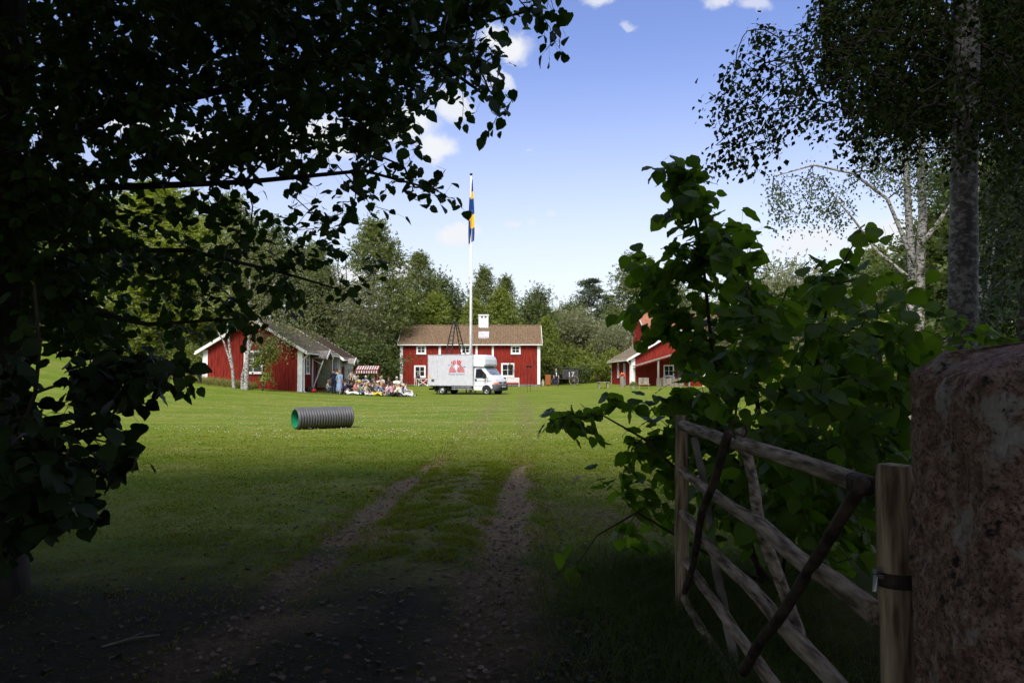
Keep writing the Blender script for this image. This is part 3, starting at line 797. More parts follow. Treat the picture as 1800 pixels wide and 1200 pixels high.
for x0, x1, z0, z1 in ((-.92, -.35, 2.62, 2.64), (-.92, -.91, 1.2, 2.62), (-.36, -.35, 1.2, 2.62), (-.92, -.35, 1.2, 1.215)): mb.box((x0, S - .006, z0), (x1, S + .01, z1))
mb.build('side_hatch', mat('panel_seam', (.42, .42, .44), .6), cargo)
mb = MB(); mb.box((-.92, S - .012, 1.02), (-.66, S + .01, 1.22)); mb.build('vent_grille', M_BUMPER, cargo)
mb = MB(); mb.box((-1.14, S - .006, 1.32), (-1.0, S + .01, 1.56)); mb.build('warning_sticker', M_YELLOW, cargo)
# sunburst print: rays round a point, cut by a pale figure
mb = MB(); cx_, cz_ = 1.45, 1.75
def ray(a0, a1, r0, r1, zmax=9, m=0):
    vs = []
    for a, r in ((a0, r0), (a0, r1), (a1, r1), (a1, r0)): vs.append((cx_ + math.sin(R(a)) * r, S - .004, cz_ + math.cos(R(a)) * r))
    mb.add(vs, [(0, 1, 2, 3)], m)
for a in (-31, -21, -11, 4, 13, 24): ray(a - 3.2, a + (5.5 if a == 13 else 3.2), .60, .98)
for a in (-84, -71, -58, -45): ray(a - 4, a + 4, .10, .74)
for a in (83, 70, 57, 44, 31): ray(a - 4, a + 4, .10, .72)
for a in (-30, 16): ray(a - 4, a + 4, .10, .44)
ev = [(cx_ - .08 + .11 * math.cos(t), S - .006, cz_ + .42 + .24 * math.sin(t)) for t in [k * math.pi / 6 for k in range(12)]]
mb.add(ev, [tuple(range(12))], 1)
for sx, zc, ang in ((-1, .62, .22), (1, .52, -.42)):
    for w_, m_ in ((.30, 2), (.20, 1)):
        pts = [(cx_ + sx * .52 + w_ * math.cos(t) * math.cos(ang) - .05 * (w_ / .3) * math.sin(t) * math.sin(ang), S - (.008 if m_ == 2 else .010), cz_ + zc + w_ * math.cos(t) * math.sin(ang) + .05 * (w_ / .3) * math.sin(t)) for t in [k * math.pi / 6 for k in range(12)]]
        mb.add(pts, [tuple(range(12))], m_)
mb.build('sunburst_print', [M_DECALRED, M_DECALPALE, M_DECALGREY], cargo)
lettering('print_lettering', 'Roma Jonteur', .23, M_DECALBLUE, cargo, (cx_, S - .006, cz_ - .20), (math.pi / 2, 0, 0), space=1.15)
# wind deflector over the cab
prof = [(2.90, 2.28), (2.90, 3.13), (3.62, 3.12), (3.82, 3.0), (3.96, 2.75), (4.02, 2.4), (3.98, 2.24)]
mb = MB(); ring = []
for yy, sc_ in ((-1.0, .86), (-.94, .96), (-.5, 1.0), (.5, 1.0), (.94, .96), (1.0, .86)):
    ring.append([(2.90 + (x - 2.90) * sc_, yy, 2.24 + (z - 2.24) * (sc_ if z > 2.9 else 1)) for x, z in prof])
vs = [p for r_ in ring for p in r_]; k = len(prof); fc = [tuple(range(k)), tuple(5 * k + i for i in reversed(range(k)))]
for r_ in range(5): fc += [(r_ * k + i, r_ * k + (i + 1) % k, (r_ + 1) * k + (i + 1) % k, (r_ + 1) * k + i) for i in range(k)]
mb.add(vs, fc); mb.build('wind_deflector', M_VAN, truck, bevel=.05)
# cab
def cabring(f, inset, dx):
    """profile of the cab at one y; dx pulls the nose back towards the corners"""
    pf = [(2.96, .55), (2.96, 2.12), (3.08, 2.22), (3.72, 2.20), (4.44, 1.52), (4.82, 1.24), (4.94, 1.02), (4.96, .80), (4.94, .55)]
    out = []
    for i, (x, z) in enumerate(pf):
        y = f * (.98 if z < 1.55 else .98 - inset * (z - 1.5))
        out.append((x - (dx * (1 if i > 3 else 0)) * (1 if i > 4 else .6), y, z))
    return out
mb = MB(); cols_ = [(-1, .26), (-.93, .14), (-.7, .05), (0, 0), (.7, .05), (.93, .14), (1, .26)]
rings = [cabring(f_, .20, dx) for f_, dx in cols_]; k = 9
vs = [p for r_ in rings for p in r_]; fc = [tuple(range(k)), tuple(6 * k + i for i in reversed(range(k)))]
for r_ in range(6): fc += [(r_ * k + i, r_ * k + (i + 1) % k, (r_ + 1) * k + (i + 1) % k, (r_ + 1) * k + i) for i in range(k)]
mb.add(vs, fc); cab = mb.build('cab', M_VAN, truck, bevel=.035)
# windscreen, laid over the sloping front from profile point 3 to 4
mb = MB(); vs = []
for (f_, dx), a in zip(cols_[1:6], (.94, .96, 1, .96, .94)):
    r_ = cabring(f_ * .93, .20, dx)
    p3, p4 = Vector(r_[3]), Vector(r_[4]); nrm = Vector((.68, 0, .73))
    vs += [p4.lerp(p3, .07) + nrm * .018, p4.lerp(p3, .92) + nrm * .018]
mb.add(vs, [(2 * i, 2 * i + 2, 2 * i + 3, 2 * i + 1) for i in range(4)]); ws = mb.build('windscreen', M_WSGL, truck)
mb = MB(); mb.tube([Vector(vs[1 * 2]) + Vector((.02, 0, .03)), Vector(vs[4]) + Vector((0, .1, .25))], .012, 5); mb.build('wiper', M_IRON, ws)
for sy in (-1, 1):
    mb = MB(); Y0 = sy * .995; t_ = sy * .012
    poly = [(3.10, 1.36), (3.10, 2.02), (3.55, 2.04), (4.02, 1.62), (4.10, 1.36)]
    vs = [(x, sy * (.98 - .20 * max(0, z - 1.5)) + t_, z) for x, z in poly]
    mb.add(vs, [tuple(range(5))]); door_w = mb.build('side_window', M_DARKGL, truck)
    mb = MB()
    for q in (((3.02, .74), (3.02, 2.1)), ((3.02, .72), (4.02, .72)), ((4.18, .95), (4.20, 1.36))):
        (xa_, za_), (xb_, zb_) = q; mb.box((min(xa_, xb_) - .006, sy * .982 - .004, min(za_, zb_) - .006), (max(xa_, xb_) + .006, sy * .982 + .004, min(1.5, max(za_, zb_)) + .006))
    mb.box((3.02, sy * .98 - .008, 1.10), (4.5, sy * .98 + .008, 1.115)); dr = mb.build('door', mat('panel_gap', (.18, .18, .19), .6), truck)
    mb = MB(); mb.box((3.07, sy * 1.0 - .03, 1.10), (3.20, sy * 1.0 + .03, 1.26)); mb.build('handle', M_IRON, dr, bevel=.02)
    mb = MB(); mb.box((3.94, sy * 1.22 - .13, 1.28), (4.06, sy * 1.22 + .13, 1.66)); mb.tube([(4.0, sy * .98, 1.42), (4.0, sy * 1.15, 1.42)], .03, 6); mb.build('mirror', M_IRON, truck, bevel=.03)
    # headlight and its orange indicator at the corner of the nose
    mb = MB(); hv = []
    for f_, dx in ((.58, .035), (.80, .08), (.93, .15), (.995, .30)):
        hv += [(4.965 - dx, sy * f_ * .985, .95 - .0), (4.90 - dx, sy * f_ * .985, 1.20 - (1 - f_) * .12), ]
    mb.add(hv, [(2 * i, 2 * i + 2, 2 * i + 3, 2 * i + 1) for i in range(3)]); hl_ = mb.build('headlight', M_LENS, truck)
    mb = MB(); hv2 = []
    for f_, dx in ((.58, .03), (.80, .07), (.93, .14), (.998, .30)): hv2 += [(4.985 - dx, sy * f_ * .99, .84), (4.975 - dx, sy * f_ * .99, .955)]
    mb.add(hv2, [(2 * i, 2 * i + 2, 2 * i + 3, 2 * i + 1) for i in range(3)]); mb.build('indicator', M_ORANGE, hl_)
    # sill and dark arch
    mb = MB(); mb.box((2.98, sy * .985 - .012, .38), (3.70, sy * .985 + .012, .62)); mb.build('sill', M_VAN, truck)
    mb = MB(); mb.prism([(4.08 + .43 * math.cos(t), .36 + .43 * math.sin(t)) for t in [math.pi * k / 10 for k in range(11)]], sy * .975 - .02, sy * .975 + .02); mb.build('wheel_arch', M_IRON, truck)
# bumper, grille, plate, badge
mb = MB(); bv = []
for f_, dx in ((-1.0, .44), (-.995, .27), (-.9, .12), (-.6, .03), (0, 0), (.6, .03), (.9, .12), (.995, .27), (1.0, .44)):
    bv += [(4.96 - dx, f_ * 1.0, .34), (5.05 - dx, f_ * 1.0, .40), (5.06 - dx, f_ * 1.0, .66), (5.0 - dx, f_ * 1.0, .82)]
fc = []
for i in range(8):
    for j in range(3): a = i * 4 + j; fc.append((a, a + 4, a + 5, a + 1))
mb.add(bv, fc); bump = mb.build('bumper', M_BUMPER, truck, True)
mb = MB(); mb.box((5.03, -.62, .44), (5.068, .62, .62)); mb.build('air_intake', M_IRON, bump)
mb = MB(); mb.box((5.066, -.26, .60), (5.08, .26, .70)); pl_ = mb.build('number_plate', M_WHITE, bump)
lettering('plate_lettering', 'KDR 481', .1, M_IRON, pl_, (5.084, 0, .615), (math.pi / 2, 0, math.pi / 2))
mb = MB()
for sy in (-1, 1): mb.add([(4.985, sy * .12, .90), (4.97, sy * .56, .93), (4.94, sy * .56, 1.05), (4.955, sy * .12, 1.02)], [(0, 1, 2, 3)])
gr_ = mb.build('grille', M_IRON, truck)
mb = MB(); mb.add([(5.0, 0, .84), (4.985, .075, .96), (4.96, 0, 1.10), (4.985, -.075, .96)], [(0, 1, 2, 3)]); mb.build('badge', M_RIM, gr_)
# chassis
mb = MB()
for y in (-.45, .35): mb.box((-1.2, y, .50), (3.0, y + .1, .64))
for x in (-1.1, -.3, .6, 1.6, 2.5): mb.box((x, -.9, .60), (x + .08, .9, .715))
mb.box((.55, -.75, .38), (1.0, -.3, .60)); mb.box((-.1, -.85, .3), (.1, .85, .42)); mb.build('chassis', M_IRON, truck)
mb = MB()
for z in (.42, .56): mb.box((.95, -1.02, z), (2.8, -.99, z + .07))
for x in (1.15, 2.5): mb.box((x, -.985, .40), (x + .05, -.95, .72))
mb.build('side_guard', M_RIM, truck)
mb = MB()
for x in (-.62, .62): mb.box((x - .02, -1.03, .25), (x + .02, -.75, .70))
mb.build('mudflap', M_RUBBER, truck)
mb = MB(); mb.box((-1.28, -.9, .36), (-1.2, .9, .50)); mb.build('rear_bar', M_IRON, truck)
def wheel(x, y, sy, r=.345, w=.24):
    mb = MB(); M = Matrix.Translation((x, y, r)) @ Matrix.Rotation(math.pi / 2 * sy, 4, 'X')
    mb.lathe([(r * .62, -w / 2), (r * .9, -w / 2), (r, -w / 2 + .04), (r, w / 2 - .04), (r * .9, w / 2), (r * .62, w / 2), (r * .60, 0)], 24, 0, M)
    wo = mb.build('wheel', M_RUBBER, truck, True)
    rm = MB(); rm.lathe([(r * .63, w / 2 - .02), (r * .58, w / 2 - .06), (r * .42, w / 2 - .08), (r * .40, w / 2 - .02), (r * .22, w / 2 + .0), (r * .18, w / 2 + .05), (.001, w / 2 + .055)], 18, 0, M)
    rm.build('rim', M_RIM, wo, True)
for x in (0, 4.08):
    for sy in (-1, 1): wheel(x, sy * .86, 1 if sy < 0 else -1)

# ------------------------------------------------------------------ corrugated pipe
pd = 24.0
pA = G(519.5, 23.6); pB = pA + Vector((math.cos(R(38)), math.sin(R(38)), 0)) * 1.78
pr_ = .325
axis_ = (pB - pA); pL = axis_.length; axis_.normalize()
pipe = thing('corrugated_pipe', 'thick grey corrugated plastic pipe with green lining lying on the lawn', 'pipe', (pA.x, pA.y, gz(pA.x, pA.y) + pr_ - .01), math.atan2(axis_.y, axis_.x))
prof = []; nrib = 21
for i in range(nrib):
    x0 = pL * i / nrib; st = pL / nrib
    prof += [(pr_ - .035, x0), (pr_ - .035, x0 + st * .28), (pr_ - .004, x0 + st * .38), (pr_, x0 + st * .5), (pr_, x0 + st * .78), (pr_ - .008, x0 + st * .88), (pr_ - .035, x0 + st * .98)]
MY = Matrix.Rotation(math.pi / 2, 4, 'Y')
mb = MB(); mb.lathe([(pr_ - .055, 0)] + prof + [(pr_ - .035, pL), (pr_ - .055, pL)], 48, 0, MY); mb.build('corrugated_shell', M_PLASTIC, pipe, True)
mb = MB(); mb.lathe([(pr_ - .054, pL - .002), (pr_ - .056, pL * .5), (pr_ - .054, .002)], 48, 0, MY); mb.build('lining', M_GREENPL, pipe, True)

# ------------------------------------------------------------------ flagpole and flag
fp = G(827.5, 65.2)
fs_ = F / 65.2; ftop = 1.7 + (655 - 306) / fs_
pole = thing('flagpole', 'tall white flagpole standing between the truck and the farmhouse', 'flagpole', fp)
mb = MB(); H = ftop - fp.z
mb.tube([(0, 0, -.3), (0, 0, H * .5), (0, 0, H)], [.125, .10, .055], 12); mb.build('pole', M_WHITE, pole, True)
mb = MB(); mb.lathe([(.001, .05), (.07, .03), (.10, .08), (.12, .15), (.14, .17), (.12, .20), (.001, .22)], 12, 0, Matrix.Translation((0, 0, H - .03))); mb.build('finial', M_IRON, pole, True)
mb = MB(); mb.tube([(.07, -.06, H - .1), (.10, -.1, H * .5), (.13, -.12, .9)], .008, 4); mb.build('halyard', M_GREYW, pole)
# flag hanging limp: three vertical folds, coloured by where the cross falls in each
flag = thing('flag', 'limp blue and yellow cross flag hanging down the white flagpole', 'flag', fp)
def zf(py): return 1.7 + (655 - py) / fs_ - fp.z
def fold(bands, x_top, x_bot, w, yoff, ph):
    mb = MB(); nx = 7
    for (pa, pb, m_) in bands:
        rows_ = max(2, int((pb - pa) / 6)); vs = []
        for i in range(rows_ + 1):
            py = pa + (pb - pa) * i / rows_; z = zf(py); t_ = (py - 315) / 112.0
            xc = x_top + (x_bot - x_top) * t_; ww = w * (.30 + .95 * min(1, t_ * 2.0)) * (1.0 if t_ < .85 else 1.0 - (t_ - .85) * 2.2)
            for k in range(nx):
                s_ = k / (nx - 1) - .5
                vs.append((xc + s_ * ww, yoff + .10 * math.sin(s_ * 7 + ph + t_ * 3) * (.4 + t_), z + .10 * s_))
        mb.add(vs, [(i * nx + k, i * nx + k + 1, (i + 1) * nx + k + 1, (i + 1) * nx + k) for i in range(rows_) for k in range(nx - 1)], m_)
    return mb
fold([(314, 335, 0), (335, 348, 1), (348, 376, 0), (376, 400, 1), (400, 424, 0)], .09, .14, .27, -.12, 0).build('cloth_fold', [M_FLAGB, M_FLAGY], flag, True)
fold([(345, 370, 0), (370, 386, 1), (386, 428, 0)], -.04, -.13, .17, -.05, 1.4).build('cloth_fold', [M_FLAGB, M_FLAGY], flag, True)
fold([(330, 366, 0), (366, 398, 1), (398, 418, 0)], .10, .08, .2, .10, 2.6).build('cloth_fold', [M_FLAGB, M_FLAGY], flag, True)

# ------------------------------------------------------------------ two tall black ladders leaning together behind the truck
lad_d = 65.8; ls = F / lad_d
lb = G(801, lad_d); lth = thing('stage_ladder', 'tall black double ladder standing in an A behind the truck', 'ladder', lb)
def lz(py): return 1.7 + (655 - py) / ls - lb.z
def lx(px): return (px - 900) / ls - lb.x
for (xa_, xb_), (xc_, xd_), yy in (((796.5, 800), (785.5, 794.5), -.25), ((800, 803.5), (808, 816.5), .25)):
    k = (lz(572)) / (lz(572) - lz(620))
    for xt, xb2 in ((xa_, xc_), (xb_, xd_)):
        mb = MB(); top = Vector((lx(xt) + (0), yy * .1, lz(563 if xt == xa_ else 568))); v = Vector((lx(xb2), yy, lz(620))) - Vector((lx(xt), yy * .1, lz(572)))
        bot = Vector((lx(xt), yy * .1, lz(572))) + v * k
        mb.tube([bot, top], .055, 6); mb.build('stile', M_IRON, lth)
    for i in range(16):
        t_ = (i + .6) / 16.5
        p0 = Vector((lx(xa_), yy * .1, lz(572))).lerp(Vector((lx(xa_), yy * .1, lz(572))) + (Vector((lx(xc_), yy, lz(620))) - Vector((lx(xa_), yy * .1, lz(572)))) * k, t_)
        p1 = Vector((lx(xb_), yy * .1, lz(572))).lerp(Vector((lx(xb_), yy * .1, lz(572))) + (Vector((lx(xd_), yy, lz(620))) - Vector((lx(xb_), yy * .1, lz(572)))) * k, t_)
        mb = MB(); mb.tube([p0, p1], .03, 5); mb.build('rung', M_IRON, lth)

# ------------------------------------------------------------------ people
POSES = {}
HEADS = {}
def make_pose(key, J, edges):
    """one continuous skinned body; faces are coloured by the bone they lie on"""
    names = list(J); idx = {k: i for i, k in enumerate(names)}
    me = bpy.data.meshes.new('person'); me.from_pydata([J[k][0] for k in names], [(idx[a], idx[b]) for a, b, _ in edges], [])
    o = bpy.data.objects.new('pose_' + key, me); col.objects.link(o)
    o.modifiers.new('skin', 'SKIN')
    sv = me.skin_vertices[0].data
    for k in names:
        r_ = J[k][1]; sv[idx[k]].radius = r_ if isinstance(r_, tuple) else (r_, r_); sv[idx[k]].use_root = (k == 'pelvis')
    sb = o.modifiers.new('sub', 'SUBSURF'); sb.levels = sb.render_levels = 1
    dg = bpy.context.evaluated_depsgraph_get(); dg.update()
    bm_ = bpy.data.meshes.new_from_object(o.evaluated_get(dg))
    bpy.data.objects.remove(o)
    C = np.zeros(len(bm_.polygons) * 3); bm_.polygons.foreach_get('center', C); C = C.reshape(-1, 3)
    D = []
    for a, b_, m_ in edges:
        p, q = np.array(J[a][0]), np.array(J[b_][0]); v = q - p; L2 = max((v ** 2).sum(), 1e-9)
        t_ = np.clip(((C - p) @ v) / L2, 0, 1); D.append(np.linalg.norm(C - (p + t_[:, None] * v), axis=1))
    mi = np.array([m_ for _, _, m_ in edges])[np.argmin(np.array(D), axis=0)]
    # fingers: five unequal tapered digits on each hand
    vs = [tuple(v.co) for v in bm_.vertices]; fsx = [tuple(p.vertices) for p in bm_.polygons]; mi = list(mi)
    for sd in ('l', 'r'):
        h_ = Vector(J['hand_' + sd][0]); w_ = Vector(J['wrist_' + sd][0]); dr_ = (h_ - w_).normalized(); sdv = dr_.cross(Vector((0, 0, 1)) if abs(dr_.z) < .9 else Vector((1, 0, 0))).normalized()
        bend = sdv.cross(dr_)
        for q, (off, ln_) in enumerate(((-.03, .055), (-.011, .068), (.010, .072), (.028, .064), (.045, .04))):
            st = h_ + sdv * off - dr_ * (.03 if q == 4 else .0); dv = (dr_ + sdv * (.7 if q == 4 else 0)).normalized()
            tb = MB().tube([st, st + dv * ln_ * .6, st + dv * ln_ + bend * .02], [.011, .009, .006], 4)
            b0 = len(vs); vs += tb.v; fsx += [tuple(b0 + i for i in f_) for f_ in tb.f]; mi += [0] * len(tb.f)
    # nose, ears
    hd = Vector(J['head'][0]); ch = Vector(J['chin'][0]); upv = (hd - ch).normalized(); fwv = Vector((1, 0, 0)); fwv = (fwv - upv * fwv.dot(upv)).normalized(); sdv = upv.cross(fwv)
    for pts_, rr in (([hd + fwv * .085 + upv * .02, hd + fwv * .115 - upv * .02, hd + fwv * .09 - upv * .035], [.010, .018, .012]), ([hd + sdv * .085 + upv * .02, hd + sdv * .10 - upv * .02], [.02, .014]), ([hd - sdv * .085 + upv * .02, hd - sdv * .10 - upv * .02], [.02, .014])):
        tb = MB().tube(pts_, rr, 5); b0 = len(vs); vs += tb.v; fsx += [tuple(b0 + i for i in f_) for f_ in tb.f]; mi += [0] * len(tb.f)
    for sg in (-1, 1):
        c_ = hd + fwv * .092 + sdv * .033 * sg + upv * .015
        tb = MB().tube([c_ - sdv * .012, c_ + sdv * .012], .008, 4); b0 = len(vs); vs += tb.v; fsx += [tuple(b0 + i for i in f_) for f_ in tb.f]; mi += [3] * len(tb.f)
    out = bpy.data.meshes.new('body_' + key); out.from_pydata(vs, [], fsx); out.update()
    for nm in range(4): out.materials.append(None)
    out.polygons.foreach_set('material_index', mi); out.shade_smooth()
    bpy.data.meshes.remove(bm_)
    POSES[key] = out; HEADS[key] = (hd, upv, fwv, sdv)

ED = [('pelvis', 'spine', 2), ('spine', 'chest', 1), ('chest', 'neck', 1), ('neck', 'chin', 0), ('chin', 'head', 0), ('head', 'crown', 0)]
for sd in ('l', 'r'):
    ED += [('chest', 'sho_' + sd, 1), ('sho_' + sd, 'elb_' + sd, 1), ('elb_' + sd, 'wrist_' + sd, 0), ('wrist_' + sd, 'hand_' + sd, 0),
           ('pelvis', 'hip_' + sd, 2), ('hip_' + sd, 'knee_' + sd, 2), ('knee_' + sd, 'ank_' + sd, 2), ('ank_' + sd, 'toe_' + sd, 3)]
def body(pel, spi, che, nec, lean, elb, hand, knee, ank, toe, hipw=.09, asym=0.0):
    v = Vector
    J = {'pelvis': (pel, (.13, .115)), 'spine': (spi, (.13, .105)), 'chest': (che, (.16, .12)), 'neck': (nec, .055)}
    up_ = Vector((lean, 0, 1)).normalized(); n_ = Vector(nec)
    J['chin'] = (tuple(n_ + up_ * .08 + Vector((.015, 0, 0))), .07); J['head'] = (tuple(n_ + up_ * .16 + Vector((.015, 0, 0))), (.088, .095)); J['crown'] = (tuple(n_ + up_ * .235), .065)
    for sd, s in (('l', 1), ('r', -1)):
        c = Vector(che); a_ = asym * s
        J['sho_' + sd] = ((c.x, s * .175, c.z + .06), .062)
        e = Vector((elb[0] + a_, s * elb[1], elb[2])); h_ = Vector((hand[0] + a_, s * hand[1], hand[2]))
        J['elb_' + sd] = (tuple(e), .043); wr = e.lerp(h_, .85); J['wrist_' + sd] = (tuple(wr), .028); J['hand_' + sd] = (tuple(h_), (.036, .022))
        J['hip_' + sd] = ((pel[0] + .03, s * hipw, pel[2] - .03), .10)
        J['knee_' + sd] = ((knee[0] + a_, s * knee[1], knee[2]), .062); J['ank_' + sd] = ((ank[0] + a_, s * ank[1], ank[2]), .042); J['toe_' + sd] = ((toe[0] + a_, s * toe[1], toe[2]), .038)
    return J
make_pose('stand', body((0, 0, .93), (0, 0, 1.12), (.01, 0, 1.32), (.0, 0, 1.47), .08, (-.02, .24, 1.10), (.08, .24, .86), (.02, .10, .50), (-.01, .10, .08), (.15, .12, .035), asym=.03), ED)
make_pose('walk', body((0, 0, .92), (0, 0, 1.12), (.02, 0, 1.32), (.03, 0, 1.47), .12, (.02, .25, 1.10), (.16, .18, .98), (.05, .10, .50), (-.03, .10, .08), (.13, .12, .035), asym=.12), ED)
make_pose('knees_up', body((0, 0, .13), (-.04, 0, .31), (-.02, 0, .50), (.03, 0, .64), .25, (.14, .25, .40), (.36, .13, .40), (.36, .12, .43), (.50, .12, .08), (.66, .13, .04)), ED)
make_pose('lean_back', body((0, 0, .13), (-.10, 0, .30), (-.18, 0, .48), (-.20, 0, .63), .0, (-.34, .27, .32), (-.42, .30, .05), (.42, .11, .18), (.84, .11, .07), (.90, .13, .20), asym=.03), ED)
make_pose('cross_legs', body((0, 0, .13), (-.03, 0, .32), (-.01, 0, .51), (.02, 0, .65), .12, (.10, .27, .36), (.26, .20, .24), (.30, .33, .17), (.36, .06, .07), (.42, -.08, .07)), ED)
make_pose('hunch', body((0, 0, .13), (.0, 0, .32), (.07, 0, .49), (.15, 0, .60), .6, (.28, .22, .36), (.48, .10, .30), (.38, .14, .38), (.50, .12, .08), (.64, .13, .04)), ED)
make_pose('side_legs', body((0, 0, .13), (-.05, 0, .31), (-.09, 0, .50), (-.08, 0, .65), .05, (-.20, .27, .33), (-.22, .32, .08), (.40, .05, .24), (.66, .12, .07), (.80, .10, .06), asym=.08), ED)
make_pose('chair', body((0, 0, .52), (-.03, 0, .72), (-.02, 0, .92), (.0, 0, 1.06), .1, (.06, .25, .75), (.32, .18, .70), (.42, .11, .50), (.44, .11, .08), (.60, .13, .035)), ED)

PAL = {'navy': (.015, .022, .06), 'pale blue': (.33, .44, .62), 'salmon': (.62, .24, .18), 'dark purple': (.045, .03, .08), 'sage green': (.24, .27, .18), 'light grey': (.48, .48, .50), 'white': (.74, .73, .70), 'black': (.012, .012, .014), 'denim blue': (.07, .13, .26),
       'slate blue': (.13, .16, .24), 'beige': (.48, .40, .28), 'pink': (.65, .32, .36), 'yellow': (.66, .50, .08), 'maroon': (.13, .02, .03), 'teal': (.06, .20, .22), 'brown': (.12, .07, .04), 'khaki': (.30, .26, .16), 'red': (.42, .03, .03), 'lilac': (.36, .30, .50), 'sky blue': (.25, .42, .66), 'charcoal': (.04, .04, .045), 'cream': (.66, .60, .46), 'olive': (.15, .16, .06), 'orange': (.62, .20, .04)}
def pm(c): return mat('cloth_' + c.replace(' ', '_'), PAL[c], .85, var=.12, scale=9)
SKINS = [mat('skin_a', (.50, .30, .21), .6, var=.06), mat('skin_b', (.58, .36, .26), .6, var=.06), mat('skin_c', (.40, .23, .155), .6, var=.06)]
HAIRS = {'brown': (.045, .026, .014), 'grey': (.30, .29, .28), 'blond': (.36, .25, .11), 'black': (.012, .010, .009), 'auburn': (.12, .03, .012), 'white': (.58, .57, .54)}
M_SHOE = mat('shoe_leather', (.03, .026, .024), .6)
HAIRMESH = {}
def hair_mesh(pose, long_):
    key = (pose, long_)
    if key in HAIRMESH: return HAIRMESH[key]
    hd, up_, fw_, sd_ = HEADS[pose]; vs, fc = [], []
    nu, nv = 14, 7
    for j in range(nv):
        th = math.pi * .62 * j / (nv - 1) * (1.12 if long_ else 1.0)
        for i in range(nu):
            ph = 2 * math.pi * i / nu; cph = math.cos(ph)
            t_ = th * (1 - .34 * max(0, cph)) ; rr = .106 + (.012 if long_ and j > 4 else 0) + .004 * math.sin(i * 5 + j * 3)
            q = hd + up_ * (.030 + rr * 1.08 * math.cos(t_)) + (fw_ * cph + sd_ * math.sin(ph) * .92) * rr * math.sin(t_) - fw_ * .008
            if long_ and j == nv - 1 and cph < .3: q = q - up_ * .11
            vs.append(tuple(q))
    fc = [(j * nu + i, j * nu + (i + 1) % nu, (j + 1) * nu + (i + 1) % nu, (j + 1) * nu + i) for j in range(nv - 1) for i in range(nu)]
    me = bpy.data.meshes.new('hair'); me.from_pydata(vs, [], fc); me.shade_smooth(); me.materials.append(None); HAIRMESH[key] = me
    return me
def obj_mat(o, ms):
    for s_, m_ in zip(o.material_slots, ms): s_.link = 'OBJECT'; s_.material = m_
pcount = [0]
def person(label, loc, rz, pose, top, legs, hair='brown', long_=False, hat=None, group=None, scale=1.0, shoes=None):
    o = bpy.data.objects.new('person', POSES[pose]); col.objects.link(o); k = pcount[0]; pcount[0] += 1
    o.location = loc; o.rotation_euler = (0, 0, rz); o.scale = (scale,) * 3
    obj_mat(o, [SKINS[k % 3], pm(top), pm(legs), M_SHOE])
    tag(o, label, 'person', group)
    h_ = bpy.data.objects.new('hair', hair_mesh(pose, long_)); col.objects.link(h_); h_.parent = o
    obj_mat(h_, [mat('hair_' + hair, HAIRS[hair], .7, var=.15, scale=20)])
    if hat:
        hd, up_, fw_, sd_ = HEADS[pose]; mb = MB()
        M = Matrix((( *(fw_.x, sd_.x, up_.x), hd.x), (*(fw_.y, sd_.y, up_.y), hd.y), (*(fw_.z, sd_.z, up_.z), hd.z), (0, 0, 0, 1)))
        brim = .19 if hat[1] == 'sun' else .118
        mb.lathe([(brim, .045), (.112, .06), (.112, .10), (.095, .145), (.05, .165), (.001, .168)], 16, 0, M)
        if hat[1] != 'sun': mb.add([M @ Vector(p) for p in ((.09, -.07, .055), (.20, -.06, .04), (.20, .06, .04), (.09, .07, .055))], [(0, 1, 2, 3)])
        mb.build('hat', pm(hat[0]), o, True)
    return o
AUD = 'audience sitting on the lawn beside the grey outbuilding'
def gp(px, d, dz=0.0): v = G(px, d); v.z += dz - .015; return v
# standing pair and the one behind
person('person in a navy suit standing with back turned beside the pale blue dress', gp(587, 56.0), R(80), 'stand', 'navy', 'navy', 'brown', group='people standing by the barn porch')
w = person('person in a long pale blue dress standing beside the navy suit', gp(597, 55.8), R(75), 'stand', 'pale blue', 'pale blue', 'blond', True, group='people standing by the barn porch', scale=.97)
mb = MB(); mb.lathe([(.15, 1.10), (.17, .95), (.20, .75), (.235, .40), (.25, .20), (.24, .20), (.14, 1.1)], 20); mb.build('dress', pm('pale blue'), w, True)
person('person in a cream top standing behind the navy suit and the blue dress', gp(592.5, 58.0), R(95), 'walk', 'cream', 'brown', 'auburn', group='people standing by the barn porch')
person('person in a grey shirt and maroon trousers standing under the barn porch', gp(577, 60.5), R(-20), 'stand', 'light grey', 'maroon', 'grey', group='people standing by the barn porch')
person('person in a white shirt crouching on the ground against the barn porch', gp(576, 57.6), R(20), 'knees_up', 'white', 'slate blue', 'grey', group=AUD)
person('person in a beige jacket standing at the edge of the striped awning', gp(617.5, 61.8), R(-40), 'walk', 'beige', 'black', 'brown', group='people standing by the awning')
person('person in a white shirt and black waistcoat colours leaning near the awning post', gp(624, 61.2), R(-30), 'stand', 'cream', 'charcoal', 'black', group='people standing by the awning', scale=.9)
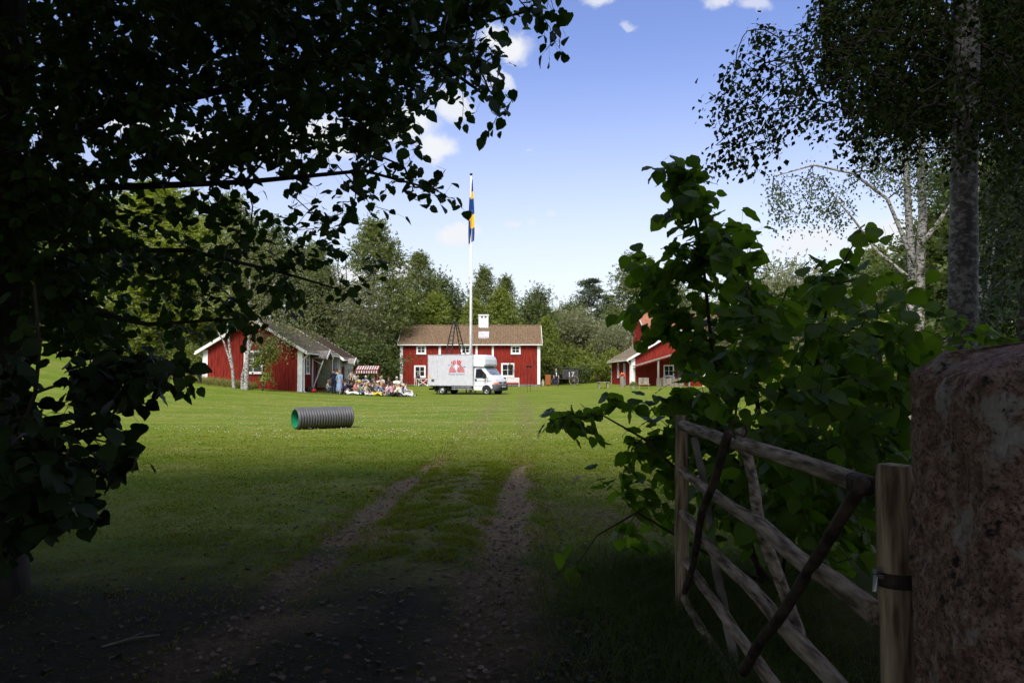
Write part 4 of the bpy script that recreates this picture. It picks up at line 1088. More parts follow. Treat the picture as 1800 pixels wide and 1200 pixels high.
seat = [  # px, distance, pose, top, legs, hair, long, hat
 (612, 55.6, 'lean_back', 'dark purple', 'white', 'brown', 0, None), (624.5, 56.2, 'knees_up', 'salmon', 'khaki', 'blond', 0, None), (630.5, 57.2, 'cross_legs', 'cream', 'beige', 'brown', 0, ('yellow', 'cap')),
 (635, 55.8, 'hunch', 'sage green', 'denim blue', 'grey', 0, None), (641, 57.6, 'knees_up', 'pink', 'light grey', 'auburn', 1, None), (650, 56.4, 'knees_up', 'black', 'khaki', 'black', 0, None),
 (648, 58.6, 'cross_legs', 'light grey', 'slate blue', 'white', 0, None), (655, 58.9, 'knees_up', 'teal', 'beige', 'grey', 0, None), (661, 57.4, 'hunch', 'slate blue', 'navy', 'brown', 0, None),
 (667, 59.6, 'knees_up', 'light grey', 'charcoal', 'blond', 0, None), (674, 59.4, 'cross_legs', 'salmon', 'brown', 'grey', 0, None), (669, 55.9, 'hunch', 'slate blue', 'slate blue', 'auburn', 1, None),
 (677, 57.0, 'lean_back', 'cream', 'khaki', 'blond', 1, None), (683, 56.2, 'hunch', 'denim blue', 'white', 'black', 0, None), (681, 59.0, 'knees_up', 'white', 'denim blue', 'brown', 0, None),
 (692, 57.2, 'cross_legs', 'beige', 'khaki', 'grey', 0, ('white', 'sun')), (690, 55.8, 'side_legs', 'pink', 'black', 'brown', 1, None), (698, 56.4, 'knees_up', 'yellow', 'black', 'blond', 0, None),
 (703, 57.4, 'hunch', 'cream', 'beige', 'brown', 0, ('beige', 'sun')), (707, 56.0, 'lean_back', 'white', 'light grey', 'white', 0, None), (713, 57.0, 'knees_up', 'light grey', 'white', 'brown', 0, None),
 (617, 58.4, 'knees_up', 'black', 'charcoal', 'brown', 0, None), (622, 59.4, 'cross_legs', 'maroon', 'navy', 'black', 1, None), (636, 59.8, 'knees_up', 'navy', 'beige', 'grey', 0, None),
 (643, 60.4, 'cross_legs', 'lilac', 'denim blue', 'blond', 1, None), (630, 60.6, 'hunch', 'red', 'black', 'brown', 0, None), (652, 61.0, 'knees_up', 'sky blue', 'khaki', 'brown', 0, None),
 (660, 61.2, 'hunch', 'olive', 'brown', 'grey', 0, ('cream', 'sun')), (687, 58.6, 'cross_legs', 'brown', 'black', 'auburn', 1, None), (696, 58.8, 'knees_up', 'navy', 'white', 'grey', 0, None),
 (606, 57.0, 'cross_legs', 'charcoal', 'black', 'brown', 0, None), (710, 58.6, 'knees_up', 'black', 'light grey', 'black', 0, None), (645, 55.5, 'cross_legs', 'beige', 'white', 'blond', 1, None), (657, 55.7, 'side_legs', 'charcoal', 'yellow', 'brown', 0, None)]
PW = {'lean_back': 'leaning back on both hands', 'knees_up': 'sitting with knees drawn up', 'cross_legs': 'sitting cross-legged', 'hunch': 'hunched forward', 'side_legs': 'propped sideways'}
for i, (px, d_, po, tp_, lg, hr, lo_, ht) in enumerate(seat):
    lab = (f"person in {ht[0]} {'sun hat' if ht[1] == 'sun' else 'cap'} and {tp_} top {PW[po]} in the audience" if ht else f"person in {tp_} top and {lg} legwear {PW[po]} in the audience")
    person(lab, gp(px, d_), R(-12 + 17 * math.sin(i * 2.3)), po, tp_, lg, hr, bool(lo_), ht, AUD, scale=1.10 + .06 * math.sin(i * 1.7))
for bi, (px, d_, lab, ppl) in enumerate(((651, 61.9, 'long plank bench under the back row of the audience beneath the awning', ((-1.0, 'white', 'navy', 'grey'), (-.35, 'sky blue', 'beige', 'white'), (.3, 'maroon', 'black', 'brown'), (.95, 'light grey', 'denim blue', 'blond'))),
                                      (677, 61.0, 'long plank bench with the back row of the audience beside the green bush', ((-1.0, 'olive', 'khaki', 'black'), (-.35, 'lilac', 'white', 'grey'), (.3, 'black', 'slate blue', 'auburn'), (.95, 'cream', 'brown', 'white'))))):
    g_ = gp(px, d_, .02); bt = thing('plank_bench', lab, 'bench', g_, R(-10))
    for q_ in range(2): m_ = MB(); m_.box((-1.35, -.19 + q_ * .2, .38), (1.35, -.01 + q_ * .2, .42)); m_.build('seat_plank', M_GREYWOOD, bt)
    for x_ in (-1.1, 1.1): m_ = MB(); m_.box((x_ - .04, -.17, -.05), (x_ + .04, .17, .38)); m_.build('leg', M_GREYWOOD, bt)
    for off_, tp_, lg, hr in ppl:
        person(f"person in {tp_} top and {lg} trousers on a plank bench behind the audience", (g_.x + off_ * math.cos(R(-10)), g_.y + off_ * math.sin(R(-10)), g_.z), R(-88 + 15 * math.sin(off_ * 5 + bi)), 'chair', tp_, lg, hr, group='back row of the audience on benches')
person('person in a dark suit and white shirt standing by the old black wagon', gp(977.5, 83.5), R(-80), 'stand', 'navy', 'navy', 'grey', scale=1.02)
mb = MB(); mb.add([(.135, -.05, 1.38), (.135, .05, 1.38), (.150, .035, 1.1), (.145, .0, .98), (.150, -.035, 1.1)], [(0, 1, 2, 3, 4)]); sh = mb.build('shirt_front', pm('white'), bpy.data.objects['person.%03d' % (pcount[0] - 1)])
person('person in a charcoal jumper sitting at the white garden table by the farmhouse', gp(735, 80.3, .0), R(-60), 'chair', 'charcoal', 'navy', 'grey')

# ------------------------------------------------------------------ small things about the yard
def chair(name, label, loc, rz, w=.55, bench=False, sc=1.0):
    t_ = thing(name, label, 'chair' if not bench else 'bench', loc, rz); L = 1.3 if bench else w
    for x_ in (-.22, .22):
        for y_ in (-L / 2, L / 2):
            m_ = MB(); m_.box((x_ - .025, y_ - .025, -.03), (x_ + .025, y_ + .025, .93 if x_ < 0 else .64)); m_.build('leg', M_WHITE, t_)
    for i in range(5): m_ = MB(); m_.box((-.22 + i * .09, -L / 2, .42), (-.14 + i * .09, L / 2, .45)); m_.build('seat_slat', M_WHITE, t_)
    for i in range(4): m_ = MB(); m_.box((-.26, -L / 2, .50 + i * .115), (-.235, L / 2, .57 + i * .115)); m_.build('back_slat', M_WHITE, t_)
    for y_ in (-L / 2, L / 2): m_ = MB(); m_.box((-.24, y_ - .035, .64), (.26, y_ + .035, .67)); m_.build('armrest', M_WHITE, t_)
    return t_
chair('garden_chair', 'white slatted garden armchair under the seated person by the farmhouse', gp(735, 80.3, .01), R(-60))
chair('garden_bench', 'white slatted garden bench below the hanging flower basket', gp(901, 80.8, .01), R(-90), bench=True)
tb = thing('garden_table', 'white cross-legged garden table before the farmhouse window', 'table', gp(744, 79.6, .015))
for i in range(6): m_ = MB(); m_.box((-.62, -.34 + i * .115, .70), (.62, -.24 + i * .115, .73)); m_.build('table_slat', M_WHITE, tb)
for x_ in (-.45, .45):
    for s_ in (-1, 1): m_ = MB(); m_.tube([(x_ + .02 * s_, -.34 * s_, -.02), (x_ + .02 * s_, .34 * s_, .70)], .032, 5); m_.build('leg', M_WHITE, tb)
for s_ in (-1, 1): m_ = MB(); m_.tube([(-.45 * s_, -.30, .05), (.45 * s_, -.30, .66)], .03, 5); m_.build('cross_brace', M_WHITE, tb)
for px, lab in ((927, 'tall black iron garden torch with one round bowl beside its twin'), (932.3, 'tall black iron garden torch with one round bowl beside its twin')):
    t_ = thing('garden_torch', lab, 'torch', gp(px, 66.0), 0, 'pair of iron garden torches'); H_ = 1.7 + (655 - 645) / (F / 66) - t_.location.z
    m_ = MB(); m_.tube([(0, 0, -.2), (0, 0, H_)], .014, 6); m_.build('pole', M_IRON, t_)
    m_ = MB(); m_.lathe([(.02, H_ - .05), (.10, H_), (.13, H_ + .09), (.11, H_ + .14), (.001, H_ + .12)], 14); m_.build('bowl', M_IRON, t_, True)
# hanging basket at the right lower window
hb = thing('flower_basket', 'round hanging basket of dark trailing flowers before the farmhouse window', 'flower basket', (F and (897 - 900) / (F / 81.6), 81.55, 0))
zc = 1.7 - (645 - 655) / (F / 81.6)
m_ = MB(); m_.lathe([(.001, zc - .25), (.16, zc - .2), (.22, zc - .02), (.2, zc)], 14); m_.build('basket', M_BARK, hb, True)
m_ = MB(); m_.tube([(0, .42, zc + .5), (0, .0, zc + .5), (0, 0, zc + .02)], .012, 5); m_.build('hanger', M_IRON, hb)
k = 260; pos = unit(k) * rng.uniform(.12, .34, (k, 1)); pos[:, 2] = pos[:, 2] * .9 + zc + .05
T, TF = leaf_template('mid'); V, Fc = scatter(T, TF, pos, frames(unit(k), unit(k)), rng.uniform(.06, .11, k))
link('foliage', mesh_np('foliage', V, Fc), hb, [leaf_mat('basket_leaf', (.02, .045, .012), (.10, .05, .05), .2)])

# striped awning stall
aw = thing('awning_stall', 'market stall with red and white striped awning behind the seated audience', 'stall', gp(645, 64.0))
as_ = F / 64.0; x0, x1 = (624 - 645) / as_, (665 - 645) / as_; zt = 1.7 + (655 - 644) / as_ - aw.location.z; zb_ = 1.7 + (655 - 650.5) / as_ - aw.location.z
M_STR, M_STW = mat('awning_red', (.16, .018, .018), .8), mat('awning_white', (.50, .46, .44), .8)
ns = 19
for i in range(ns):
    m_ = MB(); xa_, xb_ = x0 + (x1 - x0) * i / ns, x0 + (x1 - x0) * (i + 1) / ns
    m_.add([(xa_, 0, zb_), (xb_, 0, zb_), (xb_, 1.0, zt + .06), (xa_, 1.0, zt + .06), (xa_, -.02, zb_ - .22), ((xa_ + xb_) / 2, -.03, zb_ - .27), (xb_, -.02, zb_ - .22)], [(0, 1, 2, 3), (4, 5, 6, 1, 0)])
    m_.build('awning_stripe', M_STW if i % 2 else M_STR, aw)
m_ = MB(); m_.tube([(x0, -.02, zb_ + .02), (x1, -.02, zb_ + .02)], .035, 6); m_.build('front_bar', M_STR, aw)
for x_ in (x0 + .05, x1 - .06):
    for y_ in (0.0, .98): m_ = MB(); m_.box((x_ - .035, y_ - .035, -.2), (x_ + .035, y_ + .035, zb_ if y_ == 0 else zt)); m_.build('post', mat('awning_post', (.20, .04, .03), .7), aw)
m_ = MB(); m_.box((x0 + .1, .3, .72), (x1 - .1, .95, .78)); m_.build('counter', M_GREYWOOD, aw)

# pram, bag and red ball
pg = thing('pram', 'black folding pram with open hood among the seated audience', 'pram', gp(609, 57.6), R(-15))
m_ = MB(); m_.prism([(-.35, .45), (.35, .40), (.42, .62), (.30, .68), (-.30, .70)], -.2, .2); m_.build('body', M_IRON, pg, bevel=.04)
m_ = MB(); m_.lathe([(.36, 0), (.35, .14), (.28, .28), (.15, .35), (.001, .37)], 12, 0, Matrix.Translation((-.15, 0, .66)) @ Matrix.Rotation(-.7, 4, 'Y') @ Matrix.Scale(.65, 4, (0, 1, 0))); m_.build('hood', M_IRON, pg, True)
m_ = MB(); m_.tube([(.4, 0, .6), (-.45, -.2, 1.0), (-.45, .2, 1.0), (.4, 0, .6)], .016, 5); m_.build('handle', M_RIM, pg)
for x_ in (-.3, .33):
    for y_ in (-.24, .24):
        m_ = MB(); m_.lathe([(.10, -.02), (.15, -.02), (.16, 0), (.15, .02), (.10, .02)], 16, 0, Matrix.Translation((x_, y_, .15)) @ Matrix.Rotation(math.pi / 2, 4, 'X')); wh = m_.build('wheel', M_RUBBER, pg)
        m_ = MB(); m_.tube([(x_, y_, .15), (x_ * .5, y_ * .8, .5)], .014, 5); m_.build('strut', M_RIM, pg)
m_ = MB(); m_.prism([(-.25, 0), (.28, 0), (.2, .28), (.0, .42), (-.22, .30)], -.18, .18); bgp = m_.build('bag', M_IRON, None, bevel=.06); bgp.location = gp(546, 56.0); bgp.rotation_euler = (0, 0, .4); tag(bgp, 'slumped black bag on the grass at the barn corner', 'bag')
m_ = MB(); m_.lathe([(.001, .0)] + [(.17 * math.sin(t), .15 - .15 * math.cos(t)) for t in [math.pi * k / 10 for k in range(1, 10)]] + [(.03, .302), (.001, .30)], 18); rb = m_.build('ball', mat('red_ball', (.55, .03, .02), .4), None, True); rb.location = gp(552.5, 55.6, .0); tag(rb, 'red ball lying beside the black bag', 'ball')

# old wagon with the number on its side
wg = thing('old_wagon', 'old black roofed wagon with spoked wheels and white number on its side', 'wagon', gp(993, 88.0), R(-6))
M_WG = mat('tarred_wood', (.045, .043, .043), .8, var=.3, scale=5)
for i in range(8):
    m_ = MB(); m_.box((-.25 + i * .215, -.62, .78), (-.04 + i * .215, -.57, 1.78)); m_.build('side_board', M_WG, wg)
m_ = MB(); m_.box((-1.5, -.6, .68), (1.5, .6, .78)); m_.build('floor', M_WG, wg)
m_ = MB(); m_.prism([(-1.6, 1.80), (-1.3, 1.92), (0, 1.96), (1.3, 1.92), (1.6, 1.80), (1.6, 1.86), (1.3, 1.98), (0, 2.02), (-1.3, 1.98), (-1.6, 1.86)], -.72, .72); m_.build('roof', M_WG, wg)
m_ = MB(); m_.box((-.25, .57, .78), (1.47, .62, 1.82)); m_.box((1.42, -.57, .78), (1.47, .57, 1.82)); m_.build('back_panel', M_WG, wg)
for x_ in (-1.45, -.28):
    for y_ in (-.55, .55): m_ = MB(); m_.tube([(x_, y_, .75), (x_, y_, 1.85)], .03, 5); m_.build('roof_post', M_WG, wg)
m_ = MB(); m_.box((-1.4, -.5, .98), (-.6, .5, 1.06)); m_.box((-1.45, -.5, 1.06), (-1.38, .5, 1.5)); m_.build('seat', M_WG, wg)
m_ = MB()
for y_ in (-.3, .3): m_.tube([(-1.5, y_, .6), (-2.6, y_ * .9, .55)], .035, 5)
m_.build('shafts', M_GREYWOOD, wg)
lettering('number', '17', .75, mat('chalk_white', (.6, .6, .62), .8), wg, (.32, -.635, .95), (math.pi / 2, 0, 0), 'LEFT', extrude=.004)
for x_, r_ in ((-1.05, .42), (1.0, .52)):
    for y_ in (-.72, .72):
        m_ = MB(); Mx = Matrix.Translation((x_, y_, r_)) @ Matrix.Rotation(math.pi / 2, 4, 'X'); m_.lathe([(r_ - .06, -.03), (r_, -.03), (r_, .03), (r_ - .06, .03), (r_ - .06, -.03)], 22, 0, Mx); m_.lathe([(.07, -.07), (.07, .07), (.001, .07)], 10, 0, Mx); wh = m_.build('wheel', M_GREYWOOD, wg)
        for q in range(10): a = q * math.pi / 5; s_ = MB(); s_.tube([(x_ + .05 * math.cos(a), y_, r_ + .05 * math.sin(a)), (x_ + (r_ - .04) * math.cos(a), y_, r_ + (r_ - .04) * math.sin(a))], .018, 4); s_.build('spoke', M_GREYWOOD, wh)
# sandwich board, milk can, table, pump, crate bench, planter
sb_ = thing('sandwich_board', 'orange brown wooden sandwich board standing beside the farmhouse corner', 'sign', gp(963, 83.2), R(5)); M_OB = mat('orange_brown_board', (.33, .11, .035), .7)
for s_ in (-1, 1):
    Mx = Matrix.Rotation(.14 * s_, 4, 'X') @ Matrix.Translation((0, -.17 * s_ * 1.0, 0)); m_ = MB(); m_.box((-.25, -.02, .20), (.25, .02, 1.22), 0, Mx); m_.build('panel', M_OB, sb_)
    for x_ in (-.22, .22): m_ = MB(); m_.box((x_ - .025, -.025, -.03), (x_ + .025, .025, .20), 0, Mx); m_.build('leg', M_OB, sb_)
mk = thing('milk_can', 'small cream coloured milk can standing by the farmhouse corner', 'can', gp(954, 83.4)); m_ = MB(); m_.lathe([(.001, 0), (.17, 0), (.18, .05), (.18, .42), (.08, .56), (.07, .66), (.10, .70), (.001, .71)], 16); m_.build('body', mat('cream_enamel', (.66, .63, .40), .4), mk, True)
m_ = MB(); m_.tube([(.17, 0, .4), (.25, 0, .5), (.1, 0, .64)], .014, 5); m_.build('handle', M_RIM, mk)
tb = thing('plank_table', 'rough grey plank table standing on the lawn by the red cottage', 'table', gp(1060, 74.0))
for i in range(4): m_ = MB(); m_.box((-.55, -.4 + i * .205, .56), (.55, -.205 + i * .205, .62)); m_.build('plank', M_GREYWOOD, tb)
for x_ in (-.4, .4): m_ = MB(); m_.box((x_ - .07, -.3, -.1), (x_ + .07, .3, .56)); m_.build('trestle', M_GREYWOOD, tb)
pu = thing('water_pump', 'grey wooden water pump with orange painted spout and handle by the cottage', 'pump', gp(1093, 74.2)); M_PO = mat('orange_paint', (.62, .13, .04), .5)
m_ = MB(); m_.tube([(0, 0, -.2), (0, 0, .5), (.02, 0, 1.05)], [.24, .20, .17], 10); m_.build('casing', M_GREYWOOD, pu)
m_ = MB(); m_.tube([(-.12, 0, 1.1), (-.02, 0, 1.28), (.16, 0, 1.26), (.27, 0, 1.05), (.30, 0, .80)], [.05, .11, .12, .075, .06], 10); m_.build('spout', M_PO, pu, True)
m_ = MB(); m_.tube([(-.02, 0, 1.25), (-.22, 0, 1.12), (-.26, 0, 1.0)], [.04, .03, .03], 8); m_.build('lever', M_PO, pu, True)
cb = thing('wooden_crate_bench', 'brown board resting on a low bench before the red cottage gable', 'bench', gp(1131, 70.5))
m_ = MB(); m_.box((-.45, -.05, .42), (.45, 0, .98)); m_.build('back_board', M_GREYWOOD, cb)
m_ = MB(); m_.box((-.5, -.38, .36), (.5, .02, .415)); m_.build('seat', M_POST, cb)
for x_ in (-.38, .38): m_ = MB(); m_.tube([(x_ * 1.1, -.3, -.06), (x_, -.25, .36)], .035, 5); m_.tube([(x_ * 1.1, 0, -.06), (x_, -.03, .36)], .035, 5); m_.build('leg', M_POST, cb)
pn = thing('planter', 'white pot of light green leaves before the red cottage', 'planter', gp(1113.5, 70.8)); m_ = MB(); m_.lathe([(.001, -.03), (.18, -.03), (.24, .28), (.26, .30), (.24, .32), (.22, .28), (.001, .27)], 16); m_.build('pot', M_WHITE, pn, True)
k = 240; pos = unit(k) * rng.uniform(.08, .42, (k, 1)); pos[:, 2] = np.abs(pos[:, 2]) * .8 + .3
V, Fc = scatter(T, TF, pos, frames(unit(k), unit(k)), rng.uniform(.08, .15, k)); link('foliage', mesh_np('foliage', V, Fc), pn, [leaf_mat('pale_leaf', (.10, .16, .03), (.18, .22, .06), .3)])
# red car parked far behind
cr = thing('parked_car', 'faded red car parked far off between the bushes', 'car', gp(1049, 126, .0), R(150)); M_CR = mat('faded_red_paint', (.36, .07, .06), .4, spec=.5)
m_ = MB(); m_.prism([(-2.0, .35), (2.0, .35), (2.05, .62), (1.95, .80), (1.0, .88), (-.1, .92), (-1.7, .92), (-2.05, .80)], -.82, .82); m_.build('body', M_CR, cr, bevel=.08)
m_ = MB(); m_.prism([(1.0, .86), (.45, 1.36), (-1.0, 1.38), (-1.65, .90)], -.70, .70); m_.build('cabin', M_CR, cr, bevel=.06)
for y_ in (-.708, .708):
    m_ = MB(); m_.add([(.85, y_, .93), (.42, y_, 1.30), (-.25, y_, 1.32), (-.25, y_, .93)], [(0, 1, 2, 3)]); m_.build('side_window', M_WSGL, cr)
    m_ = MB(); m_.add([(-.32, y_, .93), (-.32, y_, 1.32), (-.98, y_, 1.32), (-1.45, y_, .95)], [(0, 1, 2, 3)]); m_.build('side_window', M_WSGL, cr)
    for x_ in (-1.25, 1.25): m_ = MB(); m_.lathe([(.18, -.1), (.3, -.1), (.31, 0), (.3, .1), (.18, .1), (.001, .08)], 18, 0, Matrix.Translation((x_, y_ * 1.08, .30)) @ Matrix.Rotation(math.pi / 2, 4, 'X')); m_.build('wheel', M_RUBBER, cr)
m_ = MB(); m_.add([(1.012, -.62, .90), (1.012, .62, .90), (.49, .60, 1.33), (.49, -.60, 1.33)], [(0, 1, 2, 3)]); m_.build('windscreen', M_WSGL, cr)
m_ = MB(); m_.add([(-1.63, -.62, .96), (-1.63, .62, .96), (-1.03, .60, 1.36), (-1.03, -.60, 1.36)], [(3, 2, 1, 0)]); m_.build('rear_window', M_WSGL, cr)

# ------------------------------------------------------------------ gate, post and granite pillar
def wob(a, b, k, amp):
    a, b = Vector(a), Vector(b); out = []
    for i in range(k + 1):
        t_ = i / k; q = a.lerp(b, t_); s_ = math.sin(math.pi * t_)
        out.append(q + Vector((noise.noise(q * 1.7 + Vector((amp * 99, 0, 0))), 0, noise.noise(q * 1.7 + Vector((0, 7, amp * 55))))) * amp * s_)
    return out
def log(name, a, b, r0, r1, m, parent, seed=0, k=44, amp=.028, sides=20):
    pts = wob(a, b, k, amp); mb = MB(); n0 = len(pts)
    rad = [r0 + (r1 - r0) * i / (n0 - 1) + .10 * r0 * noise.noise(Vector((i * .9, seed * 3.3, 1))) for i in range(n0)]
    mb.tube(pts, rad, sides); V = []
    for i, v in enumerate(mb.v):
        q = Vector(v); c = pts[i // sides]; e = (q - c); f_ = 1 + .16 * noise.noise(Vector((i % sides * 1.3, i // sides * .22, seed * 5.1))) + .10 * noise.noise(q * 23) + .22 * max(0, noise.noise(q * 7 + Vector((seed * 3, 0, 0))) - .35)
        V.append(tuple(c + e * f_))
    mb.v = V
    return mb.build(name, m, parent, True)
gate = thing('wooden_gate', 'open farm gate of grey weathered round rails with crossing braces', 'gate', (0, 0, 0))
def gp_x(px, X): return X * F / (px - 900)
GX = 1.21
def gpt(px, py, X=GX):
    d_ = gp_x(px, X); return P(px, py, d_)
log('rail', gpt(1196, 746), gpt(1519, 851), .036, .034, M_RAIL, gate, 1)
log('rail', gpt(1198, 826), gpt(1541, 1078), .030, .038, M_RAIL, gate, 2)
log('rail', gpt(1199, 900), P(1500, 1235, 2.82) , .030, .036, M_RAIL, gate, 3)
log('rail', gpt(1205, 985), P(1450, 1325, 3.08), .028, .032, M_RAIL, gate, 4)
log('rail', gpt(1203, 1052), P(1400, 1400, 3.40), .026, .028, M_RAIL, gate, 5)
log('stile', P(1199, 730, 5.68), P(1199, 1085, 5.68), .046, .05, M_POST, gate, 6, 10, .012)
log('brace', gpt(1300, 757, GX + .06), gpt(1412, 1140, GX + .06), .026, .030, M_RAIL, gate, 7, 36, .07)
log('brace', gpt(1220, 770, GX + .07), gpt(1296, 1190, GX + .07), .024, .026, M_GREYWOOD, gate, 8, 36, .06)
log('diagonal_strut', gpt(1281, 760, GX - .06), gpt(1203, 1040, GX - .06), .024, .02, M_DARKWOOD, gate, 9, 30, .05)
log('diagonal_strut', gpt(1519, 846, GX - .055), gpt(1306, 1180, GX - .06), .022, .024, M_DARKWOOD, gate, 10, 30, .04)
mb = MB(); c0 = gpt(1300, 757, GX); mb.tube([c0 + Vector((.045 * math.cos(t), .02, .045 * math.sin(t))) for t in [k * math.pi / 5 for k in range(11)]], .006, 6); mb.build('withy_ring', M_TWIG, gate)
mb = MB(); c0 = gpt(1517, 848, GX); mb.box((-.038, -.05, -.04), (.03, .07, .03), 0, Matrix.Translation(c0)); mb.build('rail_socket', M_DARKWOOD, gate, bevel=.02)

post = thing('gate_post', 'pale peeled round gate post strapped against the granite pillar', 'post', (1.205, 2.52, 0))
pt_ = P(1573, 817, 2.52)
mb = MB(); rows_ = 26; sides = 28
zs = [pt_.z - 1.75 * i / rows_ for i in range(rows_ + 1)]
prof_v = []
for i, z in enumerate(zs):
    for k in range(sides):
        a = 2 * math.pi * k / sides
        r_ = (.0575 if z > .95 else .053) * (1 + .05 * noise.noise(Vector((math.cos(a) * 2.2, math.sin(a) * 2.2, z * .6))) + .03 * noise.noise(Vector((math.cos(a) * 9, math.sin(a) * 9, z * 1.2))))
        if i == 0: r_ *= .93
        prof_v.append((r_ * math.cos(a), r_ * math.sin(a), z + (.006 * noise.noise(Vector((a, 1, 1))) if i == 0 else 0)))
mb.add(prof_v, [(i * sides + k, (i + 1) * sides + k, (i + 1) * sides + (k + 1) % sides, i * sides + (k + 1) % sides) for i in range(rows_) for k in range(sides)] + [tuple(range(sides))])
mb.build('shaft', M_POST, post, True)
mb = MB(); zb_ = P(1541, 1015, 2.52).z
mb.lathe([(.060, zb_ - .022), (.066, zb_ - .022), (.066, zb_ + .022), (.060, zb_ + .022)], 24); mb.build('iron_strap', M_RUST, post)
mb = MB(); mb.tube([(-.06, -.03, zb_ + .01), (-.085, -.04, zb_ + .015), (-.09, -.045, zb_ - .03)], .008, 6); mb.tube([(-.068, -.03, zb_ + .03), (-.088, -.04, zb_ + .03)], .009, 6); mb.build('bolt', M_RIM, post)
mb = MB(); zh = P(1590, 880, 2.5).z; mb.lathe([(.001, .0), (.016, .0), (.019, .01), (.016, .02), (.001, .021)], 16, 0, Matrix.Translation((.035, -.045, zh)) @ Matrix.Rotation(R(60), 4, 'X')); mb.build('hinge_pin', M_IRON, post)
mb = MB(); mb.tube([(.02, -.04, zh), (.09, -.06, zh)], .012, 8); mb.build('hinge_pin', M_IRON, post)

def granite():
    m = bpy.data.materials.new('lichened_granite'); m.use_nodes = True; n, l = m.node_tree.nodes, m.node_tree.links; b = n['Principled BSDF']; b.inputs['Roughness'].default_value = .9
    tc = n.new('ShaderNodeTexCoord')
    def nz_(s, d_=8):
        t = n.new('ShaderNodeTexNoise'); t.inputs['Scale'].default_value = s; t.inputs['Detail'].default_value = d_; t.inputs['Roughness'].default_value = .65; l.new(tc.outputs['Object'], t.inputs['Vector']); return t.outputs['Fac']
    def mx_(f, a, c, lo, hi):
        r = n.new('ShaderNodeMapRange'); r.inputs['From Min'].default_value = lo; r.inputs['From Max'].default_value = hi; l.new(f, r.inputs['Value'])
        x = n.new('ShaderNodeMix'); x.data_type = 'RGBA'; l.new(r.outputs[0], x.inputs['Factor'])
        for k_, s in (('A', a), ('B', c)):
            if isinstance(s, tuple): x.inputs[k_].default_value = (*s, 1)
            else: l.new(s, x.inputs[k_])
        return x.outputs['Result']
    c = mx_(nz_(28), (.22, .115, .080), (.56, .37, .27), .38, .62)
    c = mx_(nz_(95, 3), (.10, .065, .05), c, .36, .50)
    c = mx_(nz_(7), c, (.50, .46, .40), .56, .66)
    c = mx_(nz_(16), (.035, .03, .025), c, .35, .42)
    l.new(c, b.inputs['Base Color'])
    bp_ = n.new('ShaderNodeBump'); bp_.inputs['Strength'].default_value = 1; bp_.inputs['Distance'].default_value = .03; l.new(nz_(34), bp_.inputs['Height']); l.new(bp_.outputs[0], b.inputs['Normal'])
    return m
px0, px1, py0, py1, ph_ = 1.165, 1.78, 1.90, 2.41, 1.76
N1, N2 = 40, 90
vs, fc = [], []
def pil(a, h_):
    """a in 0..1 round the square outline, h_ 0..1 up"""
    s_ = a * 4; e = int(s_) % 4; t_ = s_ - int(s_)
    cs_ = [(px0, py1), (px0, py0), (px1, py0), (px1, py1)]; p, q = cs_[e], cs_[(e + 1) % 4]
    x = p[0] + (q[0] - p[0]) * t_; y = p[1] + (q[1] - p[1]) * t_
    ccx, ccy = (px0 + px1) / 2, (py0 + py1) / 2
    rd = .86 + .14 * min(1, min(t_, 1 - t_) * 7); x = ccx + (x - ccx) * (rd if t_ < .14 or t_ > .86 else 1); y = ccy + (y - ccy) * (rd if t_ < .14 or t_ > .86 else 1)
    top = 1 - max(0, h_ - .962) * 6.0 * (1 + .4 * math.sin(a * 9))
    x = ccx + (x - ccx) * top; y = ccy + (y - ccy) * top
    z = -.3 + (ph_ + .3) * h_
    q3 = Vector((x, y, z)); dd = .024 * noise.fractal(q3 * 4, 1, 2, 5) + .016 * noise.fractal(q3 * 17, .8, 2, 5)
    step = .012 if (z < 1.39 and e == 0) else 0
    return (x + dd - step * .5, y + dd * (-1 if e == 1 else 1), z + .03 * noise.noise(q3 * 6) * (h_ > .9) + .05 * (y - 2.1) * (h_ > .9))
for j in range(N2 + 1):
    for i in range(4 * N1): vs.append(pil(i / (4 * N1), j / N2))
k = 4 * N1
fc = [(j * k + i, j * k + (i + 1) % k, (j + 1) * k + (i + 1) % k, (j + 1) * k + i) for j in range(N2) for i in range(k)]
vs.append(((px0 + px1) / 2, (py0 + py1) / 2, ph_ + .035)); fc += [(N2 * k + i, N2 * k + (i + 1) % k, len(vs) - 1) for i in range(k)]
mb = MB(); mb.add(vs, fc); pil_o = mb.build('granite_pillar', granite(), None, True); tag(pil_o, 'rough reddish granite gate pillar with grey lichen patches', 'pillar')

